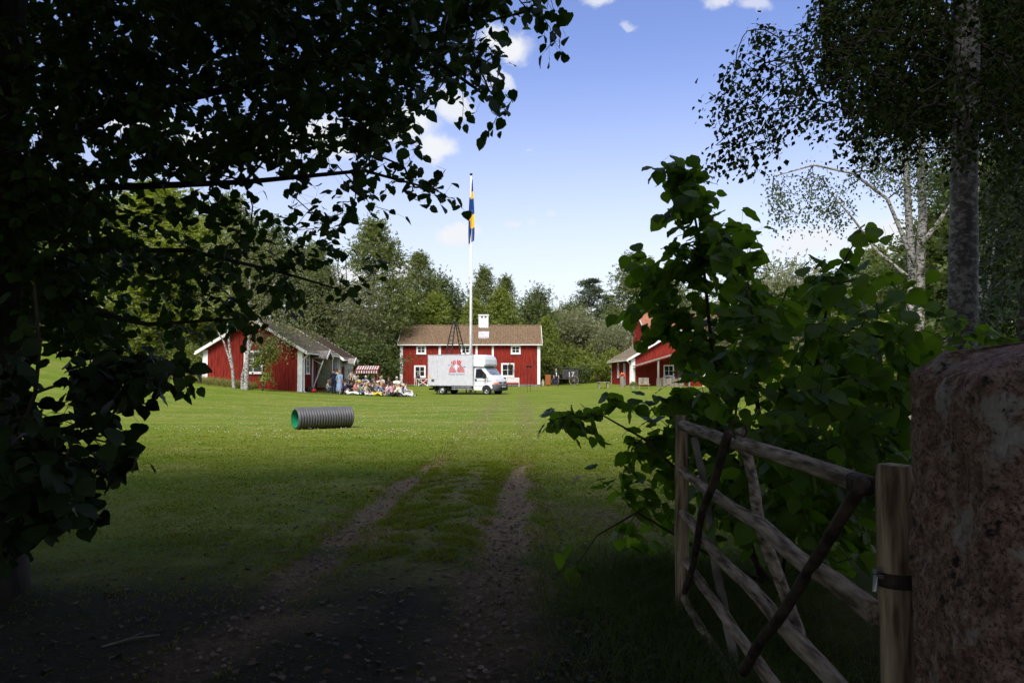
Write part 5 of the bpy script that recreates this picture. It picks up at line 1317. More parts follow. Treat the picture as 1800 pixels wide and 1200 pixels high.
# ------------------------------------------------------------------ trees: shared builders
def trunk_pts(a, b, k=8, amp=.08, seed=0):
    a, b = Vector(a), Vector(b); L = (b - a).length
    return [a.lerp(b, i / k) + Vector((noise.noise(Vector((i * .5, seed, 0))), noise.noise(Vector((i * .5, seed, 9))), 0)) * amp * math.sin(math.pi * min(1, i / k * 1.2)) for i in range(k + 1)]
def bumpy_trunk(pts, r0, r1, n=18, flare=.35, seed=0, amp=.06):
    """tapered trunk with root flare and an uneven girth"""
    sub = []
    for i in range(len(pts) - 1):
        for q in range(4): sub.append(pts[i].lerp(pts[i + 1], q / 4))
    sub.append(pts[-1]); k = len(sub)
    rad = [(r0 + (r1 - r0) * i / (k - 1)) * (1 + flare * math.exp(-i / k * 12)) for i in range(k)]
    mb = MB(); mb.tube(sub, rad, n)
    mb.v = [tuple(sub[i // n] + (Vector(v) - sub[i // n]) * (1 + amp * 1.5 * noise.noise(Vector((math.cos(2 * math.pi * (i % n) / n) * 1.5, math.sin(2 * math.pi * (i % n) / n) * 1.5, sub[i // n].z * 1.1 + seed))))) for i, v in enumerate(mb.v)]
    return mb
def add_np(o_list, V, Fc):
    o_list.append((V, Fc))
def merge(parts):
    Vs, Fs, b0 = [], [], 0
    for V, Fc in parts: Vs.append(V); Fs.append(Fc + b0); b0 += len(V)
    return np.concatenate(Vs), np.concatenate(Fs)

def twig_leaves(tips, pdir, per, spread, size, droop=.5, template='mid', up=1.0, smin=.7):
    """leaves set along a short twig end at each tip"""
    k = len(tips); n = k * per
    base = np.repeat(tips, per, 0); dr_ = np.repeat(pdir, per, 0)
    dr0 = dr_ / np.maximum(np.linalg.norm(dr_, axis=1, keepdims=True), 1e-6); dr_ = dr_ * [1, 1, .6]; dr_ /= np.maximum(np.linalg.norm(dr_, axis=1, keepdims=True), 1e-6)
    t_ = np.tile(np.linspace(-1, .35, per), k)[:, None]
    pos = base + dr_ * t_ * spread + rng.normal(size=(n, 3)) * spread * .22
    side = np.cross(dr_, [0, 0, 1.]); side /= np.maximum(np.linalg.norm(side, axis=1, keepdims=True), 1e-6)
    sg = np.tile(np.where(np.arange(per) % 2 == 0, 1., -1.), k)[:, None]
    ld = dr_ * .7 + side * sg * .8 + rng.normal(size=(n, 3)) * .35; ld[:, 2] -= droop
    nr = rng.normal(size=(n, 3)) * .45 + [0, 0, up] + dr_ * .25
    twig_leaves.stalk = base + dr0 * np.minimum(t_, 0) * spread
    return pos, frames(ld, nr), size * rng.uniform(smin, 1.25, n)

def stalk_mesh(A, B, r=.0011):
    d = B - A; d = d / np.maximum(np.linalg.norm(d, axis=1, keepdims=True), 1e-9); a = np.cross(d, [.3, .2, .93]); a /= np.maximum(np.linalg.norm(a, axis=1, keepdims=True), 1e-9); b = np.cross(d, a)
    ring = [a, -.5 * a + .87 * b, -.5 * a - .87 * b]
    V = np.stack([A + q * r for q in ring] + [B + q * r for q in ring], 1).reshape(-1, 3); Fq = np.array([(k, (k + 1) % 3, 3 + (k + 1) % 3, 3 + k) for k in range(3)])
    return V, (Fq[None] + (np.arange(len(A)) * 6)[:, None, None]).reshape(-1, 4)

def crown_points(n, c, rad, lumps=7, seed=0, shell=.45):
    """points in an uneven crown made of overlapping lumps"""
    r2 = np.random.default_rng(seed); c = np.array(c, float); rad = np.array(rad, float); L = []
    for i in range(lumps):
        v = r2.normal(size=3); v /= np.linalg.norm(v); L.append((c + v * rad * r2.uniform(.35, .62), rad * r2.uniform(.38, .58)))
    L.append((c, rad * .6)); out = []
    for i in range(n):
        lc, lr = L[i % len(L)]; v = r2.normal(size=3); v /= np.linalg.norm(v); out.append(lc + v * lr * r2.uniform(shell, 1) )
    return np.array(out)

# ------------------------------------------------------------------ background woods
LEAFM = {'aspen': leaf_mat('aspen_leaf', (.095, .130, .040), (.185, .205, .075), .40), 'alder': leaf_mat('alder_leaf', (.062, .095, .028), (.130, .155, .050), .38), 'willow': leaf_mat('willow_leaf', (.150, .165, .085), (.230, .235, .135), .40),
         'light': leaf_mat('young_leaf', (.125, .175, .025), (.225, .250, .055), .42), 'pine': leaf_mat('pine_needles', (.045, .070, .036), (.09, .11, .06), .15), 'birch': leaf_mat('birch_leaf', (.105, .125, .045), (.19, .20, .09), .38)}
def make_tree_mesh(kind, H, Rr, seed, clusters=230, per=26, leaf=.30, bare=.18, trunk_m=None):
    """trunk mesh and crown mesh of one kind, standing at the origin"""
    r2 = np.random.default_rng(seed); global rng
    keep_rng = rng; rng = r2
    tp = trunk_pts((0, 0, -.3), (r2.normal() * .3, r2.normal() * .3, H * .93), 8, H * .02, seed)
    if kind == 'pine':
        tg = []
        for i in range(clusters):
            t_ = r2.uniform(.52, 1.0); a = r2.uniform(0, 6.28); rr = Rr * (1.15 - t_) * r2.uniform(.5, 1.5) * 1.4
            tg.append((rr * math.cos(a), rr * math.sin(a), H * t_ + .12 * rr))
        tg = np.array(tg)
    elif kind == 'column':
        tg = []
        for i in range(clusters):
            t_ = r2.uniform(.12, 1.0) ** .9; a = r2.uniform(0, 6.28); rr = Rr * (math.sin(math.pi * min(1, t_ * .94 + .08)) ** .75) * math.sqrt(r2.uniform(.15, 1)) * (1 + .25 * math.sin(3 * a + t_ * 9 + seed))
            tg.append((rr * math.cos(a), rr * math.sin(a), H * t_))
        tg = np.array(tg)
    else: tg = crown_points(clusters, (0, 0, H * (.5 + bare / 2)), (Rr, Rr, H * (.5 - bare / 2)), 9, seed)
    nodes = np.array([tuple(p) for p in tp]); par = [-1] + list(range(len(tp) - 1))
    pos, pr2, tip = grow(nodes, par, tg, .35, .08, .06)
    VB, FB = branch_mesh(pos, pr2, len(nodes), .012, 4, 2.2, H * .010, len(nodes))
    tk = bumpy_trunk(tp, H * .0135, H * .0025, 8, .3, seed); VT = np.array(tk.v); FT = np.array([f_ for f_ in tk.f if len(f_) == 4])
    V, Fc = merge([(VT, FT), (VB, FB)])
    trunk = mesh_np('trunk', V, Fc); trunk.shade_smooth()
    n = len(tip) * per; base = np.repeat(pos[tip], per, 0); sp = Rr * .15 if kind != 'pine' else Rr * .16
    off = r2.normal(size=(n, 3)) * [sp, sp, sp * (.75 if kind != 'pine' else .3)]
    if kind == 'weep': off[:, 2] = -np.abs(off[:, 2]) * 2.2
    p = base + off; ld = off / np.maximum(np.linalg.norm(off, axis=1, keepdims=True), 1e-6) + r2.normal(size=(n, 3)) * .6; ld[:, 2] -= .25
    nr = r2.normal(size=(n, 3)) * .6 + [0, 0, .7]
    T_, TF_ = leaf_template('clump'); V, Fc = scatter(T_, TF_, p, frames(ld, nr), leaf * r2.uniform(.55, 1.25, n))
    crown = mesh_np('crown', V, Fc); rng = keep_rng
    return trunk, crown
PROTO = {}
def proto(key, *a, bark=M_GREYBARK, leafm='aspen', **kw):
    tr, cr_ = make_tree_mesh(*a, **kw); tr.materials.append(bark); cr_.materials.append(LEAFM[leafm]); PROTO[key] = (tr, cr_, a[1])
proto('aspen', 'column', 15, 2.9, 11, clusters=300, per=24, leaf=.30, leafm='aspen')
proto('aspen2', 'column', 15, 3.4, 12, clusters=320, per=24, leaf=.32, leafm='aspen')
proto('alder', 'round', 14, 4.2, 13, clusters=320, per=24, leaf=.32, leafm='alder', bark=M_BARK)
proto('willow', 'round', 10, 5.0, 14, clusters=330, per=26, leaf=.30, bare=.0, leafm='willow')
proto('young', 'column', 9, 2.3, 15, clusters=240, per=24, leaf=.26, leafm='light')
proto('pine', 'pine', 17, 3.0, 16, clusters=120, per=34, leaf=.34, leafm='pine', bark=mat('pine_bark', (.16, .09, .055), .9, scale=5, var=.3))
proto('bush', 'round', 4.2, 2.5, 17, clusters=170, per=24, leaf=.24, bare=-.12, leafm='light')
proto('dbush', 'round', 4.6, 2.8, 18, clusters=190, per=24, leaf=.26, bare=-.12, leafm='alder')
proto('sparse', 'round', 13, 4.0, 19, clusters=230, per=7, leaf=.24, bare=.12, leafm='birch')
proto('bigbirch', 'weep', 14, 4.0, 20, clusters=260, per=18, leaf=.24, leafm='birch', bark=M_BIRCH)
def tree(name, key, label, cat, px, d_, top_py=None, H=None, rz=0.0, wide=1.0, group=None, X=None):
    g = G(px, d_) if X is None else Vector((X, d_, gz(X, d_)))
    if top_py is not None: H = 1.7 + (655 - top_py) / F * d_ - g.z
    tr, cr_, h0 = PROTO[key]; s_ = H / h0
    t_ = thing(name, label, cat, g, rz, group); t_.scale = (s_ * wide, s_ * wide, s_)
    link('trunk', tr, t_); c_ = link('crown', cr_, t_)
    return t_
BT = 'trees of the wood behind the farmhouse'
for i, (nm, key, px, d_, top, w_, lab) in enumerate((
  ('aspen_tree', 'aspen2', 655, 84, 392, 1.05, 'tallest dark aspen rising over the outbuilding roof at the wood edge'),
  ('aspen_tree', 'aspen', 735, 96, 447, 1.0, 'pointed aspen with paler leaves above the farmhouse roof end nearest the barn'),
  ('alder_tree', 'alder', 793, 104, 466, .95, 'dark round alder above the farmhouse ridge beside the flagpole'),
  ('aspen_tree', 'aspen2', 851, 106, 476, .85, 'dark aspen just past the flagpole above the white chimney'),
  ('aspen_tree', 'aspen', 889, 108, 488, .85, 'narrow dark aspen above the roof between chimney and gable'),
  ('alder_tree', 'alder', 930, 98, 492, 1.0, 'broad grey-green tree above the gable end farthest from the barn'),
  ('aspen_tree', 'young', 765, 92, 520, 1.1, 'light green young tree behind the roof under the dark alder'),
  ('aspen_tree', 'young', 835, 93, 530, 1.0, 'light green young tree directly behind the white chimney'),
  ('aspen_tree', 'young', 880, 93, 512, .9, 'light green young tree behind the ridge near the roof hatch'),
  ('aspen_tree', 'young', 712, 92, 515, 1.1, 'light green young tree at the farmhouse gable nearest the audience'),
  ('willow_tree', 'willow', 978, 108, 528, 1.1, 'grey-green willow in the gap behind the old wagon'),
  ('willow_tree', 'willow', 1030, 112, 545, 1.15, 'pale willow bush mass behind the far red car'),
  ('pine_tree', 'pine', 1038, 150, 492, 1.1, 'lone pine whose tufted top stands over the willows'),
  ('pine_tree', 'pine', 1068, 148, 520, 1.0, 'lower pine beside the lone tufted pine'),
  ('alder_tree', 'alder', 985, 140, 520, 1.2, 'dusky alder far behind the willow gap'),
  ('aspen_tree', 'aspen2', 1118, 118, 452, 1.2, 'grey-green aspen standing behind the red cottage roof'),
  ('alder_tree', 'alder', 1180, 122, 460, 1.2, 'dull green tree behind the tall orange roofed house'),
  ('willow_tree', 'willow', 1085, 104, 560, .8, 'low pale willow hugging the far end of the red cottage'),
  ('aspen_tree', 'young', 960, 92, 560, .9, 'small light green tree at the farmhouse corner by the sandwich board'),
  ('alder_tree', 'alder', 545, 84, 470, 1.1, 'dense dark alder behind the outbuilding roof'),
  ('bare_tree', 'sparse', 612, 78, 440, 1.0, 'thin-leaved tree with bare grey twigs over the outbuilding'),
  ('bare_tree', 'sparse', 640, 80, 460, .9, 'half-dead twiggy tree before the tallest aspen'),
  ('aspen_tree', 'aspen', 556, 92, 430, 1.1, 'green aspen behind the twiggy half-dead trees'),
  ('alder_tree', 'alder', 470, 80, 380, 1.1, 'dark alder towering behind the red barn ridge'),
  ('aspen_tree', 'aspen2', 400, 84, 350, 1.1, 'tall aspen behind the red barn seen through the linden twigs'),
  ('light_tree', 'young', 330, 66, 400, 1.6, 'yellow-green tree standing beside the red barn'),
  ('light_tree', 'young', 270, 70, 330, 1.8, 'large yellow-green tree on the slope past the barn'),
  ('alder_tree', 'alder', 200, 78, 330, 1.2, 'dark alder on the slope beyond the yellow-green tree'),
  ('alder_tree', 'alder', 110, 76, 300, 1.2, 'shadowy alder on top of the lawn slope'),
  ('aspen_tree', 'aspen', 40, 74, 290, 1.3, 'shadowy aspen on the lawn slope near the linden trunk'))):
    tree(nm, key, lab, 'tree', px, d_, top, rz=i * 1.3, wide=w_, group=BT)
for i, (key, px, d_, top, w_, lab) in enumerate((
  ('bush', 686, 77, 642, .62, 'bright green bush between the awning and the farmhouse'), ('bush', 684, 86, 628, .7, 'yellow-green bush against the farmhouse gable'), ('dbush', 660, 76, 600, 1.1, 'dark bush behind the striped awning'), ('dbush', 630, 76, 585, 1.1, 'dark tall bush behind the outbuilding corner'),
  ('dbush', 694, 88, 590, 1.0, 'dark thicket bush behind the farmhouse gable end'), ('bush', 340, 62, 600, 1.2, 'light green bush by the white barn downpipe'), ('dbush', 310, 64, 590, 1.3, 'dark bush on the slope beside the barn'), ('bush', 255, 66, 575, 1.3, 'light bush on the lawn slope under the yellow-green tree'),
  ('dbush', 190, 68, 570, 1.3, 'dark bush high on the lawn slope'), ('dbush', 110, 66, 560, 1.4, 'dark bush near the slope crest by the linden trunk'), ('dbush', 30, 66, 555, 1.4, 'dark bush half behind the linden trunk'), ('bush', 1010, 100, 600, 1.2, 'pale bush beside the old wagon'),
  ('dbush', 1025, 96, 640, .8, 'small dark bush right beside the far red car'), ('bush', 1070, 98, 610, 1.1, 'pale bush between red car and cottage'), ('dbush', 965, 100, 600, 1.1, 'grey-green bush behind the sandwich board'), ('bush', 940, 96, 585, 1.1, 'light bush behind the farmhouse far gable'))):
    tree('bush', key, lab, 'bush', px, d_, top, rz=i * 2.1, wide=w_, group='bushes along the wood edge')
RB = 'trees behind the leafy shrub on the cottage side'
for i, (key, px, d_, top, w_, lab) in enumerate((
  ('willow', 1290, 60, 470, 1.0, 'pale willow behind the big leafed shrub'), ('willow', 1400, 44, 430, .8, 'light green tree with feathery top behind the shrub'), ('willow', 1470, 48, 470, 1.0, 'soft green willow between the birches and the shrub'), ('aspen', 1540, 50, 440, 1.3, 'green tree just behind the twin birches'),
  ('alder', 1640, 42, 400, 1.2, 'dark alder behind the thick birch trunk'), ('alder', 1740, 30, 240, 1.1, 'dark dense tree past the thick birch'), ('alder', 1830, 24, 150, 1.2, 'darkest tree closing the view beyond the granite pillar'), ('young', 1620, 34, 520, 1.3, 'low light green tree under the twin birches'), ('bush', 1500, 26, 560, 1.3, 'light bush below the twin birches'), ('bush', 1400, 30, 590, 1.2, 'light bush behind the tall hazel shoots'), ('dbush', 1720, 20, 540, 1.0, 'dark bush behind the granite pillar'))):
    tree('tree' if 'bush' not in key else 'bush', key, lab, 'tree' if 'bush' not in key else 'bush', px, d_, top, rz=i * 1.9, wide=w_, group=RB)
# far wood: one mass
k = 52000
a = rng.uniform(-1, 1, k); x = a * 170; y = 128 + 30 * rng.random(k) + np.abs(a) ** 2 * -45
z = (5 + 5 * (np.sin(x * .21) * .5 + .5) + 3 * np.sin(x * .07 + 2)) * rng.random(k) ** .7 + gz_np(x, y)
T_, TF_ = leaf_template('clump'); nr = rng.normal(size=(k, 3)) * .6 + [0, -.3, .7]
V, Fc = scatter(T_, TF_, np.stack([x, y, z], 1), frames(unit(k), nr), rng.uniform(.7, 1.5, k))
tag(link('woodland', mesh_np('woodland', V, Fc), None, [LEAFM['alder']]), 'far mass of woodland closing the horizon', 'woodland', kind='stuff')

# ------------------------------------------------------------------ birches
def birch(name, label, stems, targets, per, leaf, spread, leafm, group=None, r_tip=.004, droop=1.1, side=12, bark=M_BIRCH, bmat=None, rlim=.06):
    """stems: list of (list of points, r0, r1); leaf targets join the nearest stem or branch"""
    b0 = Vector(stems[0][0][0]); t_ = thing(name, label, 'tree', (b0.x, b0.y, b0.z), 0, group); off = np.array(tuple(b0))
    nodes, par = [], []
    for q, (pts, r0, r1) in enumerate(stems):
        pv = [Vector(p) - b0 for p in pts]; mbk = bumpy_trunk(pv, r0, r1, side, .25, q * 3.1, .08); mbk.build('trunk', bark, t_, True)
        st = len(nodes)
        for i, p in enumerate(pv): nodes.append(tuple(p)); par.append(-1 if i == 0 else st + i - 1)
    pos, pr2, tip = grow(np.array(nodes), par, targets - off, .2, .10, .06)
    V, Fc = branch_mesh(pos, pr2, len(nodes), r_tip, 5, 2.4, rlim, len(nodes)); link('branches', mesh_np('branches', V, Fc), t_, [bmat or M_BARK], True)['kind'] = 'stuff'
    dirs = pos[tip] - pos[pr2[tip]]
    p, Rm, sc = twig_leaves(pos[tip], dirs, per, spread, leaf, droop, 'kite', .5)
    p[:, 2] -= np.abs(rng.normal(size=len(p))) * spread * .5
    T_, TF_ = leaf_template('kite'); V, Fc = scatter(T_, TF_, p, Rm, sc); link('crown', mesh_np('crown', V, Fc), t_, [leafm])
    return t_
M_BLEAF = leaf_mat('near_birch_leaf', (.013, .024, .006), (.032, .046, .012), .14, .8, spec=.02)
# thick birch by the pillar, its crown hanging over the frame top
def stem(px_pts, d_): return [P(a, b_, d_) for a, b_ in px_pts]
bx, bd = 1692, 9.2
base = G(bx, bd); st0 = [base - Vector((0, 0, .2))] + stem([(1691, 600), (1694, 430), (1697, 250), (1699, 60), (1700, -150), (1690, -420)], bd)
polyA = [(1225, 195), (1250, 140), (1300, 70), (1330, 35), (1390, 60), (1420, 10), (1430, -90), (1900, -90), (1900, 250), (1760, 310), (1640, 260), (1560, 290), (1480, 250), (1440, 230), (1400, 200), (1370, 250), (1310, 290), (1250, 290), (1240, 260), (1270, 220)]
polyB = [(1430, -60), (1880, -60), (1880, 200), (1650, 230), (1500, 200), (1440, 120)]
tA = np.concatenate([sample_poly(polyA, 620, lambda a, b_: random.uniform(6.5, 10.5)), sample_poly(polyB, 1700, lambda a, b_: random.uniform(9.3, 12.5)), sample_poly([(1430, -700), (1900, -700), (1900, -60), (1420, -60)], 420, lambda a, b_: random.uniform(6.5, 11))])
birch('birch_tree', 'thick old birch with dark trunk beside the granite pillar', [(st0, .165, .115)], tA, 16, .060, .26, M_BLEAF, bark=bark_birch('shaded_birch_bark', .53, (.15, .145, .135)))  # bark colour darkened here to paint in the trunk's shade
# twin birches farther back
d2 = 24.0
g2 = G(1592, d2); s1 = [g2 - Vector((0, 0, .3))] + stem([(1600, 600), (1604, 480), (1597, 380), (1592, 280), (1588, 150), (1580, -20)], d2)
g3 = G(1614, d2 + .3); s2 = [g3 - Vector((0, 0, .3))] + stem([(1614, 600), (1617, 480), (1622, 380), (1618, 290), (1628, 170), (1640, 0)], d2 + .3)
s3 = stem([(1610, 470), (1560, 350), (1500, 305), (1430, 290), (1360, 310)], d2 - .4); s4 = stem([(1620, 430), (1680, 350), (1730, 280), (1760, 180)], d2); s5 = stem([(1600, 490), (1540, 440), (1500, 385), (1470, 350)], d2 - .5)
tgs = np.concatenate([sample_poly([(1345, 320), (1400, 300), (1500, 310), (1520, 340), (1500, 380), (1440, 390), (1400, 380), (1370, 385)], 60, lambda a, b_: random.uniform(23, 25)), sample_poly([(1490, 240), (1560, 160), (1680, 150), (1760, 260), (1700, 420), (1640, 340), (1560, 330), (1510, 290)], 330, lambda a, b_: random.uniform(22, 27)),
                      sample_poly([(1480, -60), (1760, -60), (1760, 200), (1500, 210)], 190, lambda a, b_: random.uniform(22, 27)), sample_poly([(1700, 300), (1800, 250), (1800, 420), (1710, 430)], 50, lambda a, b_: random.uniform(22, 26))])
birch('birch_tree', 'twin-stemmed white birch with hanging twigs behind the shrub', [(s1, .15, .06), (s2, .18, .07), (s3, .06, .018), (s4, .07, .03), (s5, .05, .02)], tgs, 26, .085, .62, leaf_mat('far_birch_leaf', (.04, .07, .025), (.09, .115, .045), .3), r_tip=.008)
g5 = G(1724, 15.0); birch('birch_sapling', 'thin forked white birch sapling beside the thick birch', [([g5 - Vector((0, 0, .2))] + stem([(1725, 600), (1724, 540), (1720, 480), (1716, 400), (1722, 300)], 15), .055, .03), (stem([(1726, 560), (1736, 510), (1746, 450), (1752, 400)], 15), .03, .018)],
      sample_poly([(1700, 420), (1790, 400), (1800, 250), (1700, 250)], 60, lambda a, b_: random.uniform(14, 16)), 10, .06, .3, M_BLEAF)
gd_ = G(1800, 13.0); birch('dark_alder', 'dark alder in deep shade right behind the thick birch', [([gd_ - Vector((0, 0, .2)), gd_ + Vector((0, 0, 2)), gd_ + Vector((.2, 0, 4.5)), gd_ + Vector((.1, .2, 7.5))], .16, .05)],
      np.concatenate([sample_poly([(1712, 420), (1730, 280), (1780, 200), (1930, 100), (1930, 640), (1700, 640)], 900, lambda a, b_: random.uniform(11.5, 17)), sample_poly([(1730, -200), (2000, -200), (2000, 300), (1740, 300)], 300, lambda a, b_: random.uniform(11, 16))]), 16, .085, .3, leaf_mat('dark_alder_leaf', (.022, .042, .012), (.05, .075, .02), .2), bark=M_BARK)
# birches before the barn gable
d3 = 52.0
def bstem(pts): return stem(pts, d3)
gA, gB = G(413, d3), G(433, d3)
birch('birch_clump', 'leaning white birch stems before the barn gable end', [([gA - Vector((0, 0, .3))] + bstem([(408, 640), (403, 610), (401, 575), (404, 520), (398, 450)]), .105, .04), (bstem([(411, 660), (403, 630), (393, 600), (384, 585)]), .07, .04)],
      sample_poly([(340, 430), (470, 400), (480, 560), (400, 560), (350, 540)], 110, lambda a, b_: random.uniform(50, 54)), 26, .15, .9, LEAFM['birch'], r_tip=.012, group='birches before the red barn')
birch('birch_clump', 'thick white birch pair with black bark scars before the barn window', [([gB - Vector((0, 0, .3))] + bstem([(434, 640), (437, 610), (436, 560), (440, 500), (430, 400)]), .155, .06), ([gB + Vector((-.25, 0, -.3))] + bstem([(426, 660), (440, 610), (452, 570), (470, 520), (500, 470)]), .10, .04)],
      np.concatenate([sample_poly([(400, 380), (560, 440), (555, 590), (500, 570), (450, 540)], 190, lambda a, b_: random.uniform(50, 53.5)), sample_poly([(440, 585), (490, 570), (540, 600), (470, 620)], 24, lambda a, b_: random.uniform(51, 53))]), 26, .15, .9, LEAFM['birch'], r_tip=.012, group='birches before the red barn')
# young green shrub at their foot
sp_ = sample_poly([(450, 605), (480, 590), (492, 615), (480, 640), (482, 668), (455, 665), (442, 640)], 60, lambda a, b_: random.uniform(52, 53.2))
g6 = G(462, 52.6); birch('young_shrub', 'bright green young shrub leaning before the barn window', [([g6, g6 + Vector((.1, 0, .8)), g6 + Vector((0, 0, 1.6)), g6 + Vector((.2, 0, 2.2))], .05, .02)], sp_, 22, .16, .45, LEAFM['light'], r_tip=.01, bark=M_BARK)

# ------------------------------------------------------------------ the big-leafed trees and shrubs round the viewer
LT, LTF = leaf_template('broad'); MT, MTF = leaf_template('mid')
LEAF_SHARED = {}
M_STALK = mat('green_leaf_stalk', (.06, .08, .025), .7)
def leafy(name, label, cat, root_pts, r0, r1, targets, per, leaf, spread, lm, droop=.5, up=1.0, n_leaf_parts=300, bark=M_BARK, r_tip=.0025, extra=None, r_max=.05, limb=None, near=True):
    """stem, branches, leaves: the leaves that show largest are parts of their own, the rest one foliage mesh"""
    b0 = Vector(root_pts[0]); off = np.array(tuple(b0)); t_ = thing(name, label, cat, tuple(b0))
    pv = [Vector(p) - b0 for p in root_pts]; bumpy_trunk(pv, r0, r1, 18, .3, 2.2, .07).build('trunk', bark, t_, True)
    nodes = [tuple(p) for p in pv]; par = [-1] + list(range(len(pv) - 1))
    for L in (limb or []):
        lv = [Vector(p) - b0 for p in L[0]]; bumpy_trunk(lv, L[1], L[2], 10, .0, 1.3, .07).build('limb', bark, t_, True)
        st = len(nodes)
        for i, p in enumerate(lv): nodes.append(tuple(p)); par.append(-1 if i == 0 else st + i - 1)
    pos, pr2, tip = grow(np.array(nodes), par, targets - off, .18, .05, .07)
    V, Fc = branch_mesh(pos, pr2, len(nodes), r_tip, 5, 2.35, r_max, len(nodes)); link('branches', mesh_np('branches', V, Fc), t_, [M_TWIG], True)['kind'] = 'stuff'
    dirs = pos[tip] - pos[pr2[tip]]
    p, Rm, sc = twig_leaves(pos[tip], dirs, per, spread, leaf, droop, 'mid', up)
    sv, sf = stalk_mesh(twig_leaves.stalk, p, .0011); link('leaf_stalks', mesh_np('leaf_stalks', sv, sf), t_, [M_STALK])['kind'] = 'stuff'      # stalks tie every leaf to its twig
    wp = p + off; x_, y_, f_ = pix(wp)
    vis = (f_ > .3) & (x_ > 0) & (x_ < 1800) & (y_ > 0) & (y_ < 1200)
    show = np.where(vis, sc / np.maximum(f_, .3), 0); order = np.argsort(-show)
    ii = order[:n_leaf_parts]; ii = ii[show[ii] > 0]
    rest = np.ones(len(p), bool); rest[ii] = False
    if 'broad' not in LEAF_SHARED:
        LEAF_SHARED['broad'] = True
    me = mesh_np('leaf', LT, LTF); me.materials.append(lm)
    for i in ii:
        o = bpy.data.objects.new('leaf', me); col.objects.link(o); o.parent = t_
        M = Matrix([list(Rm[i][r_] * sc[i]) + [p[i][r_]] for r_ in range(3)] + [[0, 0, 0, 1]]); o.matrix_local = M
    tpl = (LT, LTF) if near else (MT, MTF)
    parts = [scatter(tpl[0], tpl[1], p[rest], Rm[rest], sc[rest])]
    if extra is not None and len(extra):
        e = np.asarray(extra) - off; k = len(e); ld = unit(k); ld[:, 2] -= .4; nr = rng.normal(size=(k, 3)) * .5 + [0, 0, 1]
        parts.append(scatter(MT, MTF, e, frames(ld, nr), rng.uniform(.24, .42, k)))
    V, Fc = merge(parts); fo = link('foliage', mesh_np('foliage', V, Fc), t_, [lm]); fo['kind'] = 'stuff'
    return t_

def outside_view(pts, margin=60, y_lo=-60):
    x_, y_, f_ = pix(pts); vis = (f_ > .2) & (x_ > -margin) & (x_ < 1800 + margin) & (y_ > y_lo) & (y_ < 1260)
    return ~vis

# hazel shrub behind the gate
M_HAZ = leaf_mat('hazel_leaf', (.080, .158, .016), (.160, .245, .032), .56, .45, (1.35, 1.5, .5))
hz_poly = [(965, 742), (1000, 705), (1075, 695), (1190, 700), (1195, 650), (1140, 612), (1085, 600), (1090, 560), (1110, 520), (1125, 470), (1165, 450), (1190, 400), (1185, 350), (1160, 300), (1195, 290), (1240, 340), (1260, 400), (1330, 400), (1310, 430), (1350, 480), (1340, 520), (1420, 500), (1470, 460), (1530, 480), (1600, 490), (1600, 540), (1680, 570), (1760, 590), (1700, 680), (1640, 800),
           (1560, 860), (1540, 1000), (1430, 1010), (1330, 960), (1240, 960), (1200, 930), (1130, 960), (1060, 985), (1000, 1010), (1075, 930), (1130, 900), (1050, 880), (1025, 850), (1100, 800), (1090, 770), (1030, 760)]
def hd_(a, b_):
    gd = GX * F / max(a - 900, 60)
    lo = max(gd + .35, 4.6 if a > 1260 else 5.9); return random.uniform(min(lo, 6.6), 7.9 if a > 1200 else 7.2)
ht = np.concatenate([sample_poly(hz_poly, 400, hd_), sample_poly([(1180, 560), (1330, 520), (1450, 560), (1620, 620), (1600, 800), (1540, 960), (1380, 940), (1240, 930), (1190, 800)], 250, hd_)])
hroot = Vector((2.15, 6.6, 0))
def hs(px, py, d_): return P(px, py, d_)
limbs = [([hroot + Vector((-.1, 0, 0)), hs(1270, 800, 6.4), hs(1250, 600, 6.3), hs(1235, 450, 6.3), hs(1215, 350, 6.3), hs(1180, 300, 6.3)], .022, .005),
         ([hroot + Vector((.1, .1, 0)), hs(1400, 800, 6.2), hs(1440, 620, 6.1), hs(1460, 500, 6.1), hs(1500, 430, 6.1), hs(1525, 402, 6.1)], .016, .003),
         ([hroot + Vector((-.05, -.1, 0)), hs(1230, 860, 6.4), hs(1130, 770, 6.5), hs(1060, 730, 6.5), hs(985, 735, 6.5)], .016, .003), ([hroot + Vector((-.1, -.1, 0)), hs(1220, 960, 6.4), hs(1120, 900, 6.5), hs(1050, 940, 6.5), hs(1010, 1000, 6.4)], .014, .003),
         ([hroot + Vector((.2, 0, 0)), hs(1520, 780, 6.5), hs(1600, 640, 6.6), hs(1680, 580, 6.6)], .016, .004), ([hroot, hs(1290, 760, 6.9), hs(1310, 560, 7.1), hs(1320, 420, 7.1)], .014, .004)]
